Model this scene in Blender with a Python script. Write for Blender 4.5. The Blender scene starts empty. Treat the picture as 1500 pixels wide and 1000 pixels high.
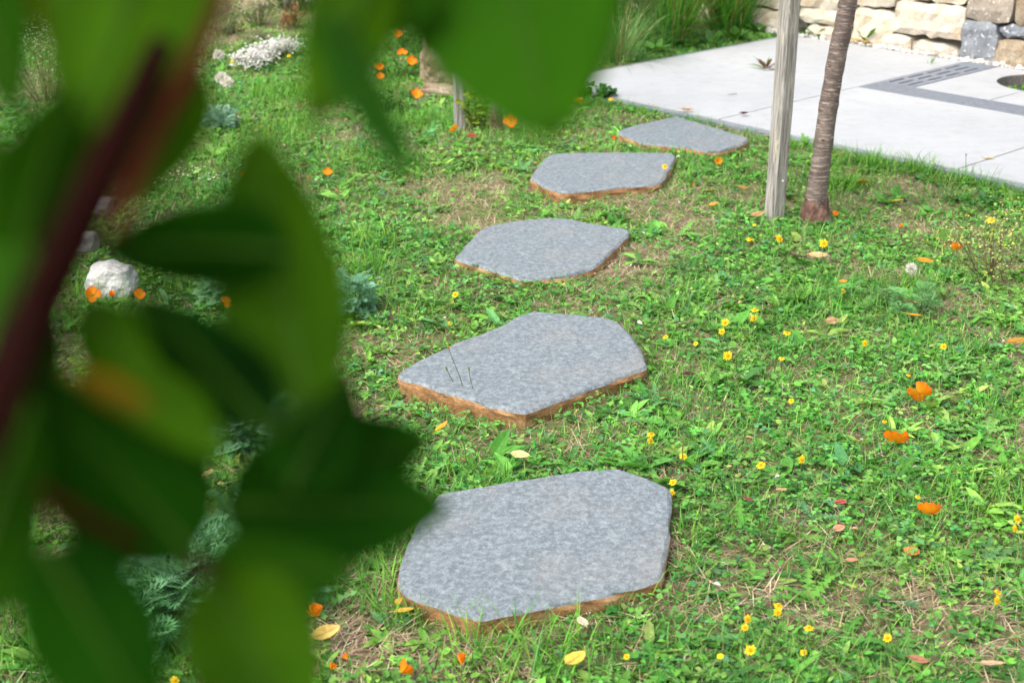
import bpy, bmesh, math
import numpy as np
from mathutils import Vector, Matrix
from math import radians, sin, cos, pi

# ------------------------------------------------------------------ camera, light, exposure
S = bpy.context.scene
COL = S.collection
CAM_H, PITCH, FPX = 1.60, radians(21.5), 2083.33

cam = bpy.data.cameras.new('camera')
cam.sensor_width = 36.0
cam.lens = 50.0
cam.clip_start = 0.05
cam.clip_end = 500.0
cam.dof.use_dof = True
cam.dof.focus_distance = 3.8
cam.dof.aperture_fstop = 4.8
cam.dof.aperture_blades = 9
camo = bpy.data.objects.new('camera', cam)
COL.objects.link(camo)
camo.location = (0, 0, CAM_H)
camo.rotation_euler = (pi / 2 - PITCH, 0, 0)
S.camera = camo

SUN_EL, SUN_AZ = radians(55), radians(-128)     # azimuth measured from +Y (view direction) towards +X
w = bpy.data.worlds.new('World')
S.world = w
w.use_nodes = True
nt = w.node_tree
sky = nt.nodes.new('ShaderNodeTexSky')
sky.sky_type = 'NISHITA'
sky.sun_disc = False
sky.sun_elevation = SUN_EL
sky.sun_rotation = SUN_AZ
sky.air_density = 1.0
sky.dust_density = 4.0
sky.ozone_density = 1.0
bg = nt.nodes['Background']
bg.inputs['Strength'].default_value = 0.145
hs = nt.nodes.new('ShaderNodeHueSaturation')       # thin even cloud: much less blue than a clear sky
hs.inputs['Saturation'].default_value = 0.42
nt.links.new(sky.outputs['Color'], hs.inputs['Color'])
nt.links.new(hs.outputs['Color'], bg.inputs['Color'])

sl = bpy.data.lights.new('sun', 'SUN')
sl.energy = 1.25
sl.angle = radians(55)
sl.color = (1.0, 0.95, 0.88)
so = bpy.data.objects.new('sun', sl)
COL.objects.link(so)
sd = Vector((sin(SUN_AZ) * cos(SUN_EL), cos(SUN_AZ) * cos(SUN_EL), sin(SUN_EL)))
so.rotation_euler = sd.to_track_quat('Z', 'Y').to_euler()
so.location = sd * 20

S.view_settings.view_transform = 'Standard'
S.view_settings.look = 'None'
S.view_settings.gamma = 1.0
S.view_settings.use_curve_mapping = False
S.view_settings.exposure = 1.24
S.render.engine = 'CYCLES'
S.cycles.use_denoising = True
S.cycles.max_bounces = 8
S.cycles.sample_clamp_indirect = 6.0

RNG = np.random.default_rng(7)


# ------------------------------------------------------------------ helpers
def pt(x, y, z=0.0):
    """Where the line of sight of pixel (x, y) of the 1500 x 1000 photograph meets the height z."""
    u, v = (x - 750) / FPX, (500 - y) / FPX
    d = np.array([u, cos(PITCH) + v * sin(PITCH), -sin(PITCH) + v * cos(PITCH)])
    return np.array([0, 0, CAM_H]) + d * ((z - CAM_H) / d[2])


SHRUB_NEAR = .70                          # how close the shrub stands: scales all its distances


def ptd(x, y, dist):
    """The point at a given depth along the line of sight."""
    dist = dist * SHRUB_NEAR
    u, v = (x - 750) / FPX, (500 - y) / FPX
    d = np.array([u, cos(PITCH) + v * sin(PITCH), -sin(PITCH) + v * cos(PITCH)])
    return np.array([0, 0, CAM_H]) + d * dist


def lin(h):
    c = [int(h[i:i + 2], 16) / 255 for i in (0, 2, 4)]
    return tuple(x / 12.92 if x <= .04045 else ((x + .055) / 1.055) ** 2.4 for x in c)


def ground_z(x, y):
    return (0.009 * np.sin(x * 2.1 + 1.3 * np.sin(y * 1.7)) + 0.007 * np.sin(y * 3.1 + x * 1.1)
            + 0.004 * np.sin(x * 9.3 + y * 7.1) - 0.006)


def link(o, parent=None):
    COL.objects.link(o)
    if parent is not None:
        o.parent = parent
    return o


def mesh_np(name, V, F3=None, F4=None, col=None, smooth=False):
    """Mesh from numpy arrays: V (n,3), triangles F3, quads F4, per-vertex colours."""
    me = bpy.data.meshes.new(name)
    F3 = np.zeros((0, 3), int) if F3 is None else np.asarray(F3, int).reshape(-1, 3)
    F4 = np.zeros((0, 4), int) if F4 is None else np.asarray(F4, int).reshape(-1, 4)
    V = np.asarray(V, np.float32)
    me.vertices.add(len(V))
    me.vertices.foreach_set('co', V.ravel())
    n3, n4 = len(F3), len(F4)
    loops = np.concatenate([F3.ravel(), F4.ravel()]).astype(np.int32)
    me.loops.add(len(loops))
    me.loops.foreach_set('vertex_index', loops)
    me.polygons.add(n3 + n4)
    st = np.concatenate([np.arange(n3) * 3, n3 * 3 + np.arange(n4) * 4]).astype(np.int32)
    me.polygons.foreach_set('loop_start', st)
    me.polygons.foreach_set('use_smooth', np.full(n3 + n4, smooth, bool))
    if col is not None:
        a = me.color_attributes.new('tint', 'FLOAT_COLOR', 'POINT')
        c = np.ones((len(V), 4), np.float32)
        c[:, :3] = col
        a.data.foreach_set('color', c.ravel())
    me.update(calc_edges=True)
    me.validate()
    return me


def obj(name, me, mat=None, parent=None, loc=None):
    o = bpy.data.objects.new(name, me)
    if mat is not None and len(me.materials) == 0:
        me.materials.append(mat)
    link(o, parent)
    if loc is not None:
        o.location = loc
    return o


def empty(name, label, cat, loc=(0, 0, 0), group=None, rz=0.0):
    o = bpy.data.objects.new(name, None)
    o.empty_display_size = 0.05
    link(o)
    o.location = loc
    o.rotation_euler = (0, 0, rz)
    return tag(o, label, cat, group)


def tag(o, label, cat, group=None):
    o['label'] = label
    o['category'] = cat
    if group:
        o['group'] = group
    return o


def kind(o, k):
    o['kind'] = k
    return o


def copy_tree(o, parent=None):
    c = o.copy()
    link(c)
    if parent is not None:
        c.parent = parent
    for ch in list(o.children):
        copy_tree(ch, c)
    return c


class MB:
    """Collects geometry made of many small transformed pieces."""
    def __init__(self):
        self.V, self.F3, self.F4, self.C, self.n = [], [], [], [], 0

    def add(self, V, F3=(), F4=(), col=(1, 1, 1)):
        V = np.asarray(V, float).reshape(-1, 3)
        self.V.append(V)
        if len(F3):
            self.F3.append(np.asarray(F3, int).reshape(-1, 3) + self.n)
        if len(F4):
            self.F4.append(np.asarray(F4, int).reshape(-1, 4) + self.n)
        c = np.asarray(col, float)
        self.C.append(np.broadcast_to(c, (len(V), 3)) if c.ndim == 1 else c)
        self.n += len(V)

    def many(self, T, F3, F4, R, P, col):
        """T (k,3) template or (N,k,3); R (N,3,3); P (N,3); col (N,3)."""
        N = len(P)
        if T.ndim == 2:
            W = np.einsum('nij,kj->nki', R, T) + P[:, None, :]
        else:
            W = np.einsum('nij,nkj->nki', R, T) + P[:, None, :]
        k = W.shape[1]
        off = (np.arange(N) * k)[:, None, None]
        f3 = (np.asarray(F3, int).reshape(1, -1, 3) + off).reshape(-1, 3) if len(F3) else ()
        f4 = (np.asarray(F4, int).reshape(1, -1, 4) + off).reshape(-1, 4) if len(F4) else ()
        self.add(W.reshape(-1, 3), f3, f4, np.repeat(col, k, axis=0))

    def mesh(self, name, smooth=False):
        V = np.concatenate(self.V)
        return mesh_np(name, V, np.concatenate(self.F3) if self.F3 else None,
                       np.concatenate(self.F4) if self.F4 else None, np.concatenate(self.C), smooth)


def tube(mb, pts, rad, n=8, col=(1, 1, 1), cap=True):
    pts = np.asarray(pts, float)
    rad = np.broadcast_to(np.asarray(rad, float), (len(pts),))
    V, F4 = [], []
    t = np.gradient(pts, axis=0)
    t /= np.linalg.norm(t, axis=1)[:, None] + 1e-12
    ref = np.array([0.31, 0.17, 0.93]) if abs(t[0][2]) < .9 else np.array([1.0, 0.05, 0.0])
    for i, p in enumerate(pts):
        a = np.cross(t[i], ref); a /= np.linalg.norm(a)
        b = np.cross(t[i], a)
        for k in range(n):
            an = 2 * pi * k / n
            V.append(p + rad[i] * (cos(an) * a + sin(an) * b))
    for i in range(len(pts) - 1):
        for k in range(n):
            F4.append((i * n + k, i * n + (k + 1) % n, (i + 1) * n + (k + 1) % n, (i + 1) * n + k))
    F3 = []
    if cap:
        V.append(pts[0]); V.append(pts[-1])
        m = len(V)
        for k in range(n):
            F3.append((m - 2, (k + 1) % n, k))
            F3.append((m - 1, (len(pts) - 1) * n + k, (len(pts) - 1) * n + (k + 1) % n))
    mb.add(V, F3, F4, col)


def frames(heading, elev, roll):
    """(N,3,3): local +x along the leaf (heading, elev), +y across, +z the leaf's upper normal."""
    ch, sh, ce, se = np.cos(heading), np.sin(heading), np.cos(elev), np.sin(elev)
    X = np.stack([ch * ce, sh * ce, se], 1)
    Y0 = np.stack([-sh, ch, np.zeros_like(ch)], 1)
    Z0 = np.cross(X, Y0)
    cr, sr = np.cos(roll)[:, None], np.sin(roll)[:, None]
    Y = Y0 * cr + Z0 * sr
    Z = Z0 * cr - Y0 * sr
    return np.stack([X, Y, Z], 2)


def inside(P, poly):
    x, y = P[:, 0], P[:, 1]
    poly = np.asarray(poly)
    res = np.zeros(len(P), bool)
    j = len(poly) - 1
    for i in range(len(poly)):
        xi, yi, xj, yj = *poly[i][:2], *poly[j][:2]
        c = ((yi > y) != (yj > y)) & (x < (xj - xi) * (y - yi) / (yj - yi + 1e-12) + xi)
        res ^= c
        j = i
    return res


def vnoise(P, scale, seed):
    """Smooth value noise in 0..1 at (N,2) points."""
    r = np.random.default_rng(seed)
    G = r.random((64, 64))
    q = P[:, :2] * scale + 100.37
    i = np.floor(q).astype(int)
    f = q - i
    f = f * f * (3 - 2 * f)
    a = G[i[:, 0] % 64, i[:, 1] % 64]; b = G[(i[:, 0] + 1) % 64, i[:, 1] % 64]
    c = G[i[:, 0] % 64, (i[:, 1] + 1) % 64]; d = G[(i[:, 0] + 1) % 64, (i[:, 1] + 1) % 64]
    return (a * (1 - f[:, 0]) + b * f[:, 0]) * (1 - f[:, 1]) + (c * (1 - f[:, 0]) + d * f[:, 0]) * f[:, 1]


# ------------------------------------------------------------------ materials
def new_mat(name):
    m = bpy.data.materials.new(name)
    m.use_nodes = True
    return m, m.node_tree, m.node_tree.nodes['Principled BSDF']


def N(t, typ, **kw):
    n = t.nodes.new(typ)
    for k, v in kw.items():
        if k in n.inputs:
            n.inputs[k].default_value = v
        else:
            setattr(n, k, v)
    return n


def ramp(t, fac, stops):
    r = t.nodes.new('ShaderNodeValToRGB')
    e = r.color_ramp.elements
    while len(e) < len(stops):
        e.new(0.5)
    for el, (p, c) in zip(e, stops):
        el.position = p
        el.color = (*c, 1) if len(c) == 3 else c
    t.links.new(fac, r.inputs['Fac'])
    return r


def coords(t, scale=(1, 1, 1), space='Object'):
    tc = t.nodes.new('ShaderNodeTexCoord')
    mp = t.nodes.new('ShaderNodeMapping')
    mp.inputs['Scale'].default_value = scale
    t.links.new(tc.outputs[space], mp.inputs['Vector'])
    return mp.outputs['Vector']


def noise(t, vec, scale, detail=4, rough=0.55):
    n = N(t, 'ShaderNodeTexNoise', Scale=scale, Detail=detail, Roughness=rough)
    t.links.new(vec, n.inputs['Vector'])
    return n


def mixc(t, fac, a, b, mode='MIX'):
    m = t.nodes.new('ShaderNodeMix')
    m.data_type = 'RGBA'
    m.blend_type = mode
    for s, v in ((m.inputs[0], fac), (m.inputs[6], a), (m.inputs[7], b)):
        if hasattr(v, 'default_value') or hasattr(v, 'is_output'):
            t.links.new(v, s)
        else:
            s.default_value = v if isinstance(v, (int, float)) else (*v, 1)
    return m.outputs[2]


def bump(t, bsdf, h, strength, dist):
    b = N(t, 'ShaderNodeBump', Strength=strength, Distance=dist)
    t.links.new(h, b.inputs['Height'])
    t.links.new(b.outputs['Normal'], bsdf.inputs['Normal'])


def plant_mat(name, rough=0.5, transl=0.3, spec=0.3, warm=(1.25, 1.15, 0.5), colour=None, vary=0.25):
    m, t, b = new_mat(name)
    if colour is None:
        a = N(t, 'ShaderNodeAttribute', attribute_name='tint')
        c = a.outputs['Color']
    else:
        rgb = t.nodes.new('ShaderNodeRGB')
        rgb.outputs[0].default_value = (*colour, 1)
        c = rgb.outputs[0]
    n = noise(t, coords(t), 60, 3)
    r = ramp(t, n.outputs['Fac'], [(0.25, (1 - vary,) * 3), (0.75, (1 + vary,) * 3)])
    c = mixc(t, 1.0, c, r.outputs['Color'], 'MULTIPLY')
    t.links.new(c, b.inputs['Base Color'])
    b.inputs['Roughness'].default_value = rough
    b.inputs['Specular IOR Level'].default_value = spec
    if transl > 0:
        tr = t.nodes.new('ShaderNodeBsdfTranslucent')
        t.links.new(mixc(t, 1.0, c, warm, 'MULTIPLY'), tr.inputs['Color'])
        mx = t.nodes.new('ShaderNodeMixShader')
        mx.inputs[0].default_value = transl
        t.links.new(b.outputs[0], mx.inputs[1])
        t.links.new(tr.outputs[0], mx.inputs[2])
        t.links.new(mx.outputs[0], t.nodes['Material Output'].inputs['Surface'])
    return m


M = {}
M['blade'] = plant_mat('grass_blades', 0.6, 0.32, 0.18)
M['herb'] = plant_mat('herb_leaves', 0.62, 0.28, 0.16)
M['dry'] = plant_mat('dry_straw', 0.8, 0.1, 0.1, (1, 1, 1))
M['silver'] = plant_mat('silvery_leaves', 0.7, 0.2, 0.15, (1.1, 1.1, 0.8))
M['petal'] = plant_mat('petals', 0.55, 0.35, 0.2, (1.1, 1.0, 0.9), vary=0.12)
M['fallen'] = plant_mat('fallen_leaves', 0.6, 0.25, 0.25, (1.1, 1.0, 0.8), vary=0.3)

# soil under the lawn
m, t, b = new_mat('soil'); M['soil'] = m
v = coords(t)
n1, n2, n3 = noise(t, v, 1.6, 5), noise(t, v, 28, 6, .7), noise(t, v, 160, 4, .7)
c = ramp(t, n2.outputs['Fac'], [(.3, (.09, .068, .042)), (.5, (.2, .155, .095)), (.72, (.34, .27, .17))]).outputs['Color']
g = ramp(t, n1.outputs['Fac'], [(.4, (.5, .5, .5)), (.62, (.0, .0, .0))]).outputs['Color']
c = mixc(t, g, c, (.1, .15, .035))
t.links.new(c, b.inputs['Base Color'])
b.inputs['Roughness'].default_value = .95
b.inputs['Specular IOR Level'].default_value = .1
bump(t, b, n3.outputs['Fac'], .8, .01)

# flamed grey stone
m, t, b = new_mat('flamed_stone'); M['stone'] = m
v = coords(t)
n1, n2, n3 = noise(t, v, 58, 5, .62), noise(t, v, 190, 4, .7), noise(t, v, 5, 3)
vo = N(t, 'ShaderNodeTexVoronoi', Scale=150.0); t.links.new(v, vo.inputs['Vector'])
bw = t.nodes.new('ShaderNodeRGBToBW'); t.links.new(vo.outputs['Color'], bw.inputs[0])
c = ramp(t, n1.outputs['Fac'], [(.3, lin('5c6469')), (.44, lin('686f74')), (.52, lin('71797d')), (.6, lin('788084')), (.72, lin('858b8e'))]).outputs['Color']
c2 = ramp(t, bw.outputs[0], [(.15, (.82, .83, .84)), (.5, (1, 1, 1)), (.9, (1.25, 1.25, 1.24))]).outputs['Color']
c = mixc(t, 1.0, c, c2, 'MULTIPLY')
n5 = noise(t, v, 320, 3, .7)
c4 = ramp(t, n5.outputs['Fac'], [(.3, (.68, .68, .69)), (.5, (1, 1, 1)), (.68, (1.35, 1.35, 1.33))]).outputs['Color']
c = mixc(t, 1.0, c, c4, 'MULTIPLY')
st = ramp(t, n3.outputs['Fac'], [(.52, (0, 0, 0)), (.75, (.28, .28, .28))]).outputs['Color']
c = mixc(t, st, c, lin('8d867c'))                  # soil trodden onto the stone
t.links.new(c, b.inputs['Base Color'])
b.inputs['Roughness'].default_value = .62
b.inputs['Specular IOR Level'].default_value = .4
hh = mixc(t, .5, n1.outputs['Color'], n2.outputs['Color'])
bump(t, b, hh, .8, .006)

# rusty cleft edge of the stones
m, t, b = new_mat('rusty_edge'); M['rust'] = m
v = coords(t, (1, 1, 1.6))
n1, n2 = noise(t, v, 16, 6, .65), noise(t, v, 90, 4, .7)
c = ramp(t, n1.outputs['Fac'], [(.24, lin('65564a')), (.37, lin('83603f')), (.5, lin('a3764a')), (.64, lin('b09068')), (.78, lin('a59d94'))]).outputs['Color']
c2 = ramp(t, n2.outputs['Fac'], [(.3, (.6, .58, .56)), (.6, (1.1, 1.1, 1.1))]).outputs['Color']
c = mixc(t, 1.0, c, c2, 'MULTIPLY')
t.links.new(c, b.inputs['Base Color'])
b.inputs['Roughness'].default_value = .8
bump(t, b, n2.outputs['Fac'], .7, .006)

# pale concrete slabs
m, t, b = new_mat('pale_concrete'); M['slab'] = m
v = coords(t, space='Object')
n1, n2, n3 = noise(t, v, 1.7, 5, .6), noise(t, v, 14, 5, .65), noise(t, v, 240, 3)
c = ramp(t, n1.outputs['Fac'], [(.3, (.34, .35, .36)), (.7, (.40, .405, .407))]).outputs['Color']
c2 = ramp(t, n2.outputs['Fac'], [(.28, (.9, .89, .87)), (.5, (1, 1, 1)), (.75, (1.04, 1.04, 1.04))]).outputs['Color']
c = mixc(t, 1.0, c, c2, 'MULTIPLY')
c3 = ramp(t, n3.outputs['Fac'], [(.3, (.92, .92, .92)), (.7, (1.05, 1.05, 1.05))]).outputs['Color']
c = mixc(t, 1.0, c, c3, 'MULTIPLY')
t.links.new(c, b.inputs['Base Color'])
b.inputs['Roughness'].default_value = .75
bump(t, b, n3.outputs['Fac'], .15, .002)


def rock_mat(name, stops, fine=(.75, 1.15), sc=7, speck=None):
    m, t, b = new_mat(name)
    v = coords(t)
    oi = t.nodes.new('ShaderNodeObjectInfo')
    n1, n2 = noise(t, v, sc, 6, .62), noise(t, v, 65, 5, .7)
    c = ramp(t, n1.outputs['Fac'], stops).outputs['Color']
    f = ramp(t, n2.outputs['Fac'], [(.3, (fine[0],) * 3), (.7, (fine[1],) * 3)]).outputs['Color']
    c = mixc(t, 1.0, c, f, 'MULTIPLY')
    rv = ramp(t, oi.outputs['Random'], [(0, (.88, .88, .9)), (1, (1.06, 1.04, 1.0))]).outputs['Color']
    c = mixc(t, 1.0, c, rv, 'MULTIPLY')
    if speck:
        n4 = noise(t, v, 38, 3, .6)
        k = ramp(t, n4.outputs['Fac'], [(.6, (0, 0, 0)), (.66, (1, 1, 1))]).outputs['Color']
        c = mixc(t, k, c, speck)
    t.links.new(c, b.inputs['Base Color'])
    b.inputs['Roughness'].default_value = .85
    bump(t, b, n2.outputs['Fac'], .7, .012)
    return m


M['cream'] = rock_mat('cream_limestone', [(.25, lin('a08a6a')), (.38, lin('bfae95')), (.52, lin('cbc2b2')), (.75, lin('d2ccc0'))])
M['greyrock'] = rock_mat('grey_basalt_block', [(.3, lin('6d7278')), (.55, lin('8b9096')), (.75, lin('a6aaad'))], speck=lin('d4d6d6'))
M['taupe'] = rock_mat('taupe_block', [(.3, lin('8a7f70')), (.55, lin('a99d8c')), (.75, lin('c2b9a9'))], speck=lin('d8d2c4'))
M['tan'] = rock_mat('tan_rock', [(.25, lin('75624a')), (.45, lin('9a866a')), (.62, lin('b5a68e')), (.78, lin('cfc8bb'))], fine=(.6, 1.2))
M['white'] = rock_mat('white_stone', [(.25, lin('a7a49c')), (.5, lin('cfcdc8')), (.75, lin('e6e5e2'))], fine=(.8, 1.1), sc=14)
M['metal'] = new_mat('grey_coated_metal')[0]
t = M['metal'].node_tree; b = t.nodes['Principled BSDF']
n1 = noise(t, coords(t), 30, 4)
t.links.new(ramp(t, n1.outputs['Fac'], [(.3, lin('686e77')), (.7, lin('7b8189'))]).outputs['Color'], b.inputs['Base Color'])
b.inputs['Roughness'].default_value = .5
M['dark'] = new_mat('dark_void')[0]
t = M['dark'].node_tree; b = t.nodes['Principled BSDF']
n1 = noise(t, coords(t), 30, 4)
t.links.new(ramp(t, n1.outputs['Fac'], [(.3, (.09, .09, .095)), (.7, (.15, .15, .155))]).outputs['Color'], b.inputs['Base Color'])
b.inputs['Roughness'].default_value = .9
M['mortar'] = new_mat('sand_bed')[0]
t = M['mortar'].node_tree; b = t.nodes['Principled BSDF']
n1 = noise(t, coords(t), 80, 4)
t.links.new(ramp(t, n1.outputs['Fac'], [(.3, (.1, .09, .08)), (.7, (.22, .21, .19))]).outputs['Color'], b.inputs['Base Color'])
b.inputs['Roughness'].default_value = .95

# weathered grey timber
m, t, b = new_mat('weathered_timber'); M['wood'] = m
v = coords(t, (1, 1, .05))
n1, n2 = noise(t, v, 130, 6, .7), noise(t, coords(t, (1, 1, .15)), 60, 4)
n3 = noise(t, coords(t, (1, 1, .3)), 22, 3)
c = ramp(t, n1.outputs['Fac'], [(.34, lin('57514c')), (.46, lin('827d77')), (.54, lin('96918b')), (.66, lin('b4b0aa'))]).outputs['Color']
k = ramp(t, n2.outputs['Fac'], [(.56, (0, 0, 0)), (.62, (1, 1, 1))]).outputs['Color']
k2 = ramp(t, n3.outputs['Fac'], [(.48, (0, 0, 0)), (.62, (1, 1, 1))]).outputs['Color']
k = mixc(t, 1.0, k, k2, 'MULTIPLY')
c = mixc(t, k, c, lin('b5ae98'))
t.links.new(c, b.inputs['Base Color'])
b.inputs['Roughness'].default_value = .8
bump(t, b, n1.outputs['Fac'], .6, .004)

# cherry bark with rings of lenticels
m, t, b = new_mat('cherry_bark'); M['bark'] = m
n1 = noise(t, coords(t, (1, 1, 11)), 16, 5, .65)
n2 = noise(t, coords(t, (1, 1, 5)), 38, 4, .6)
n3 = noise(t, coords(t), 14, 5, .65)
c = ramp(t, n3.outputs['Fac'], [(.3, lin('463a35')), (.5, lin('62544e')), (.7, lin('7e7068'))]).outputs['Color']
k = ramp(t, n1.outputs['Fac'], [(.51, (0, 0, 0)), (.6, (1, 1, 1))]).outputs['Color']
k2 = ramp(t, n2.outputs['Fac'], [(.4, (0, 0, 0)), (.55, (1, 1, 1))]).outputs['Color']
k = mixc(t, 1.0, k, k2, 'MULTIPLY')
c = mixc(t, k, c, lin('a39286'))
t.links.new(c, b.inputs['Base Color'])
b.inputs['Roughness'].default_value = .6
bump(t, b, n1.outputs['Fac'], .9, .006)
M['flake'] = rock_mat('scaly_bark', [(.3, lin('3f2b25')), (.5, lin('66483d')), (.72, lin('8e7264'))], fine=(.6, 1.2), sc=25)

# shrub in front
M['twig'] = plant_mat('dark_red_twig', .85, 0, .05, colour=(.011, .0018, .001))
M['redtwig'] = plant_mat('red_young_twig', .8, 0, .08, colour=(.05, .008, .003))
M['shrubleaf'] = plant_mat('shrub_leaf', .75, .42, .06, (1.3, 1.3, .2))
t = M['shrubleaf'].node_tree
for nd in t.nodes:
    if nd.type == 'TEX_NOISE':
        nd.inputs['Scale'].default_value = 26
        nd.inputs['Detail'].default_value = 5
    if nd.type == 'VALTORGB':
        nd.color_ramp.elements[0].color = (.6, .62, .6, 1)
        nd.color_ramp.elements[1].color = (1.7, 1.35, 1.1, 1)
M['midrib'] = plant_mat('pale_midrib', .6, .2, .2, colour=(.045, .12, .004))

# ------------------------------------------------------------------ ground
gx = np.concatenate([[-400, -150, -60, -25, -12], np.arange(-6, 6.01, .08), [12, 25, 60, 150, 400]])
gy = np.concatenate([[-400, -150, -60, -25, -10, -4], np.arange(-1, 10.5, .08), [14, 25, 60, 150, 400]])
X, Y = np.meshgrid(gx, gy)
far = np.clip((np.maximum(abs(X), abs(Y - 5)) - 6) / 4, 0, 1)
Z = ground_z(X, Y) * (1 - far)
Z = Z - .16 * (np.hypot(X - 2.93, Y - 7.88) < .42)
nx, ny = len(gx), len(gy)
idx = np.arange(nx * ny).reshape(ny, nx)
F4 = np.stack([idx[:-1, :-1], idx[:-1, 1:], idx[1:, 1:], idx[1:, :-1]], -1).reshape(-1, 4)
kind(obj('ground', mesh_np('ground', np.stack([X, Y, Z], -1).reshape(-1, 3), None, F4, None, True), M['soil']), 'structure')


def prism(name, poly, z0, z1, mat, parent=None, bevel=0.004, segs=2):
    bm = bmesh.new()
    vs = [bm.verts.new((p[0], p[1], z1)) for p in poly]
    f = bm.faces.new(vs)
    if f.calc_area() and f.normal.z < 0:
        f.normal_flip()
    bm.normal_update()
    if f.normal.z < 0:
        bmesh.ops.reverse_faces(bm, faces=[f])
    r = bmesh.ops.extrude_face_region(bm, geom=[f])
    top = [e for e in r['geom'] if isinstance(e, bmesh.types.BMVert)]
    # the extruded copy becomes the top, the original the bottom
    for vv in bm.verts:
        vv.co.z = z1 if vv in top else z0
    bmesh.ops.recalc_face_normals(bm, faces=bm.faces)
    if bevel:
        es = [e for e in bm.edges if all(abs(q.co.z - z1) < 1e-6 for q in e.verts)]
        bmesh.ops.bevel(bm, geom=es, offset=bevel, segments=segs, affect='EDGES', profile=.6)
    me = bpy.data.meshes.new(name)
    bm.to_mesh(me); bm.free()
    return obj(name, me, mat, parent)


# ------------------------------------------------------------------ patio
PZ = 0.03
TH = radians(-47.3)
EA = np.array([cos(TH), sin(TH)])
EB = np.array([-EA[1], EA[0]])
ORI = pt(1257, 127, PZ)[:2]


def ab(p):
    d = np.asarray(p)[:2] - ORI
    return float(d @ EA), float(d @ EB)


def xy(a, b_):
    return ORI + a * EA + b_ * EB


bF = ab(pt(1200, 205, PZ))[1]             # front edge
aL = np.mean([ab(pt(x, y, PZ))[0] for x, y in ((894, 101), (1000, 81), (1094, 63.5))])
a3 = np.mean([ab(pt(x, y, PZ))[0] for x, y in ((1405, 247), (1500, 216))])
wa = ab(pt(1338, 128, PZ))[0]
wb = ab(pt(1338, 128, PZ))[1]
bW = np.mean([ab(pt(x, y, PZ))[1] for x, y in ((1251, 60), (1402, 84), (1500, 98))])
aJ = ab(pt(1470, 143, PZ))[0]
pc = np.array(ab(pt(1538, 123, PZ)))
pr = np.linalg.norm(np.array(ab(pt(1476, 128, PZ))) - pc)
g = .004
bG = bW - 0.10                            # slabs stop short of the wall: gravel strip
hr = pr + .03
zb = PZ - .035
patio = prism('patio', [xy(aL + .01, bF + .01), xy(pc[0] - hr, bF + .01), xy(pc[0] - hr, bG - .01), xy(aL + .01, bG - .01)], -.05, zb, M['mortar'], bevel=0)
for a0_, a1_, b0_, b1_ in ((pc[0] - hr, pc[0] + hr, bF + .01, pc[1] - hr), (pc[0] - hr, pc[0] + hr, min(pc[1] + hr, bG - .02), bG - .01), (pc[0] + hr, 4.2, bF + .01, bG - .01)):
    prism('sand_bed', [xy(a0_, b0_), xy(a1_, b0_), xy(a1_, b1_), xy(a0_, b1_)], -.05, zb, M['mortar'], patio, 0)
kind(patio, 'structure')


def slab(poly):
    return prism('paving_slab', [xy(*p) for p in poly], PZ - .034, PZ, M['slab'], patio, .003)


def rect(a0, a1, b0, b1):
    return [(a0 + g, b0 + g), (a1 - g, b0 + g), (a1 - g, b1 - g), (a0 + g, b1 - g)]


slab(rect(aL, 0, bF, 0))
slab(rect(0, a3, bF, 0))
slab(rect(a3, 2 * a3, bF, 0))
slab(rect(2 * a3, 4.2, bF, 0))
slab(rect(aL, 0, 0, bG))


def arc(a_from, a_to, n=20):
    return [(pc[0] + pr * cos(q), pc[1] + pr * sin(q)) for q in np.linspace(a_from, a_to, n)]


aX = pc[0]
q0 = math.acos(np.clip((aJ - pc[0]) / pr, -1, 1)) if abs(aJ - pc[0]) < pr else pi
# left piece with the bite of the round opening, and the two pieces around the rest of it
slab([(wa + g, wb + g), (aX - g, wb + g)] + arc(1.5 * pi - .01, .5 * pi + .01) + [(aX - g, bG - g), (wa + g, bG - g)])
slab([(aX + g, wb + g), (4.2, wb + g), (4.2, bG - g), (aX + g, bG - g)] + arc(.5 * pi - .01, -.5 * pi + .01))
# dark soil and plants in the opening
ring = [pc + (pr - .001) * np.array([cos(q), sin(q)]) for q in np.linspace(0, 2 * pi, 40, endpoint=False)]
mbr = MB()
for k in range(40):
    p, q = xy(*ring[k]), xy(*ring[(k + 1) % 40])
    mbr.add([(*p, PZ - .004), (*q, PZ - .004), (*q, -.10), (*p, -.10)], (), [(0, 1, 2, 3)])
o = obj('edging_strip', mbr.mesh('opening_lining'), M['mortar'], patio)
# concrete kerb along the lawn
prism('edging_strip', [xy(aL - .045, bF - .045), xy(4.2, bF - .045), xy(4.2, bF - .003), xy(aL - .045, bF - .003)], -.06, PZ - .006, M['metal'], patio, .003)
prism('edging_strip', [xy(aL - .045, bF - .001), xy(aL - .003, bF - .001), xy(aL - .003, bG), xy(aL - .045, bG)], -.06, PZ - .006, M['metal'], patio, .003)


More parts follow.
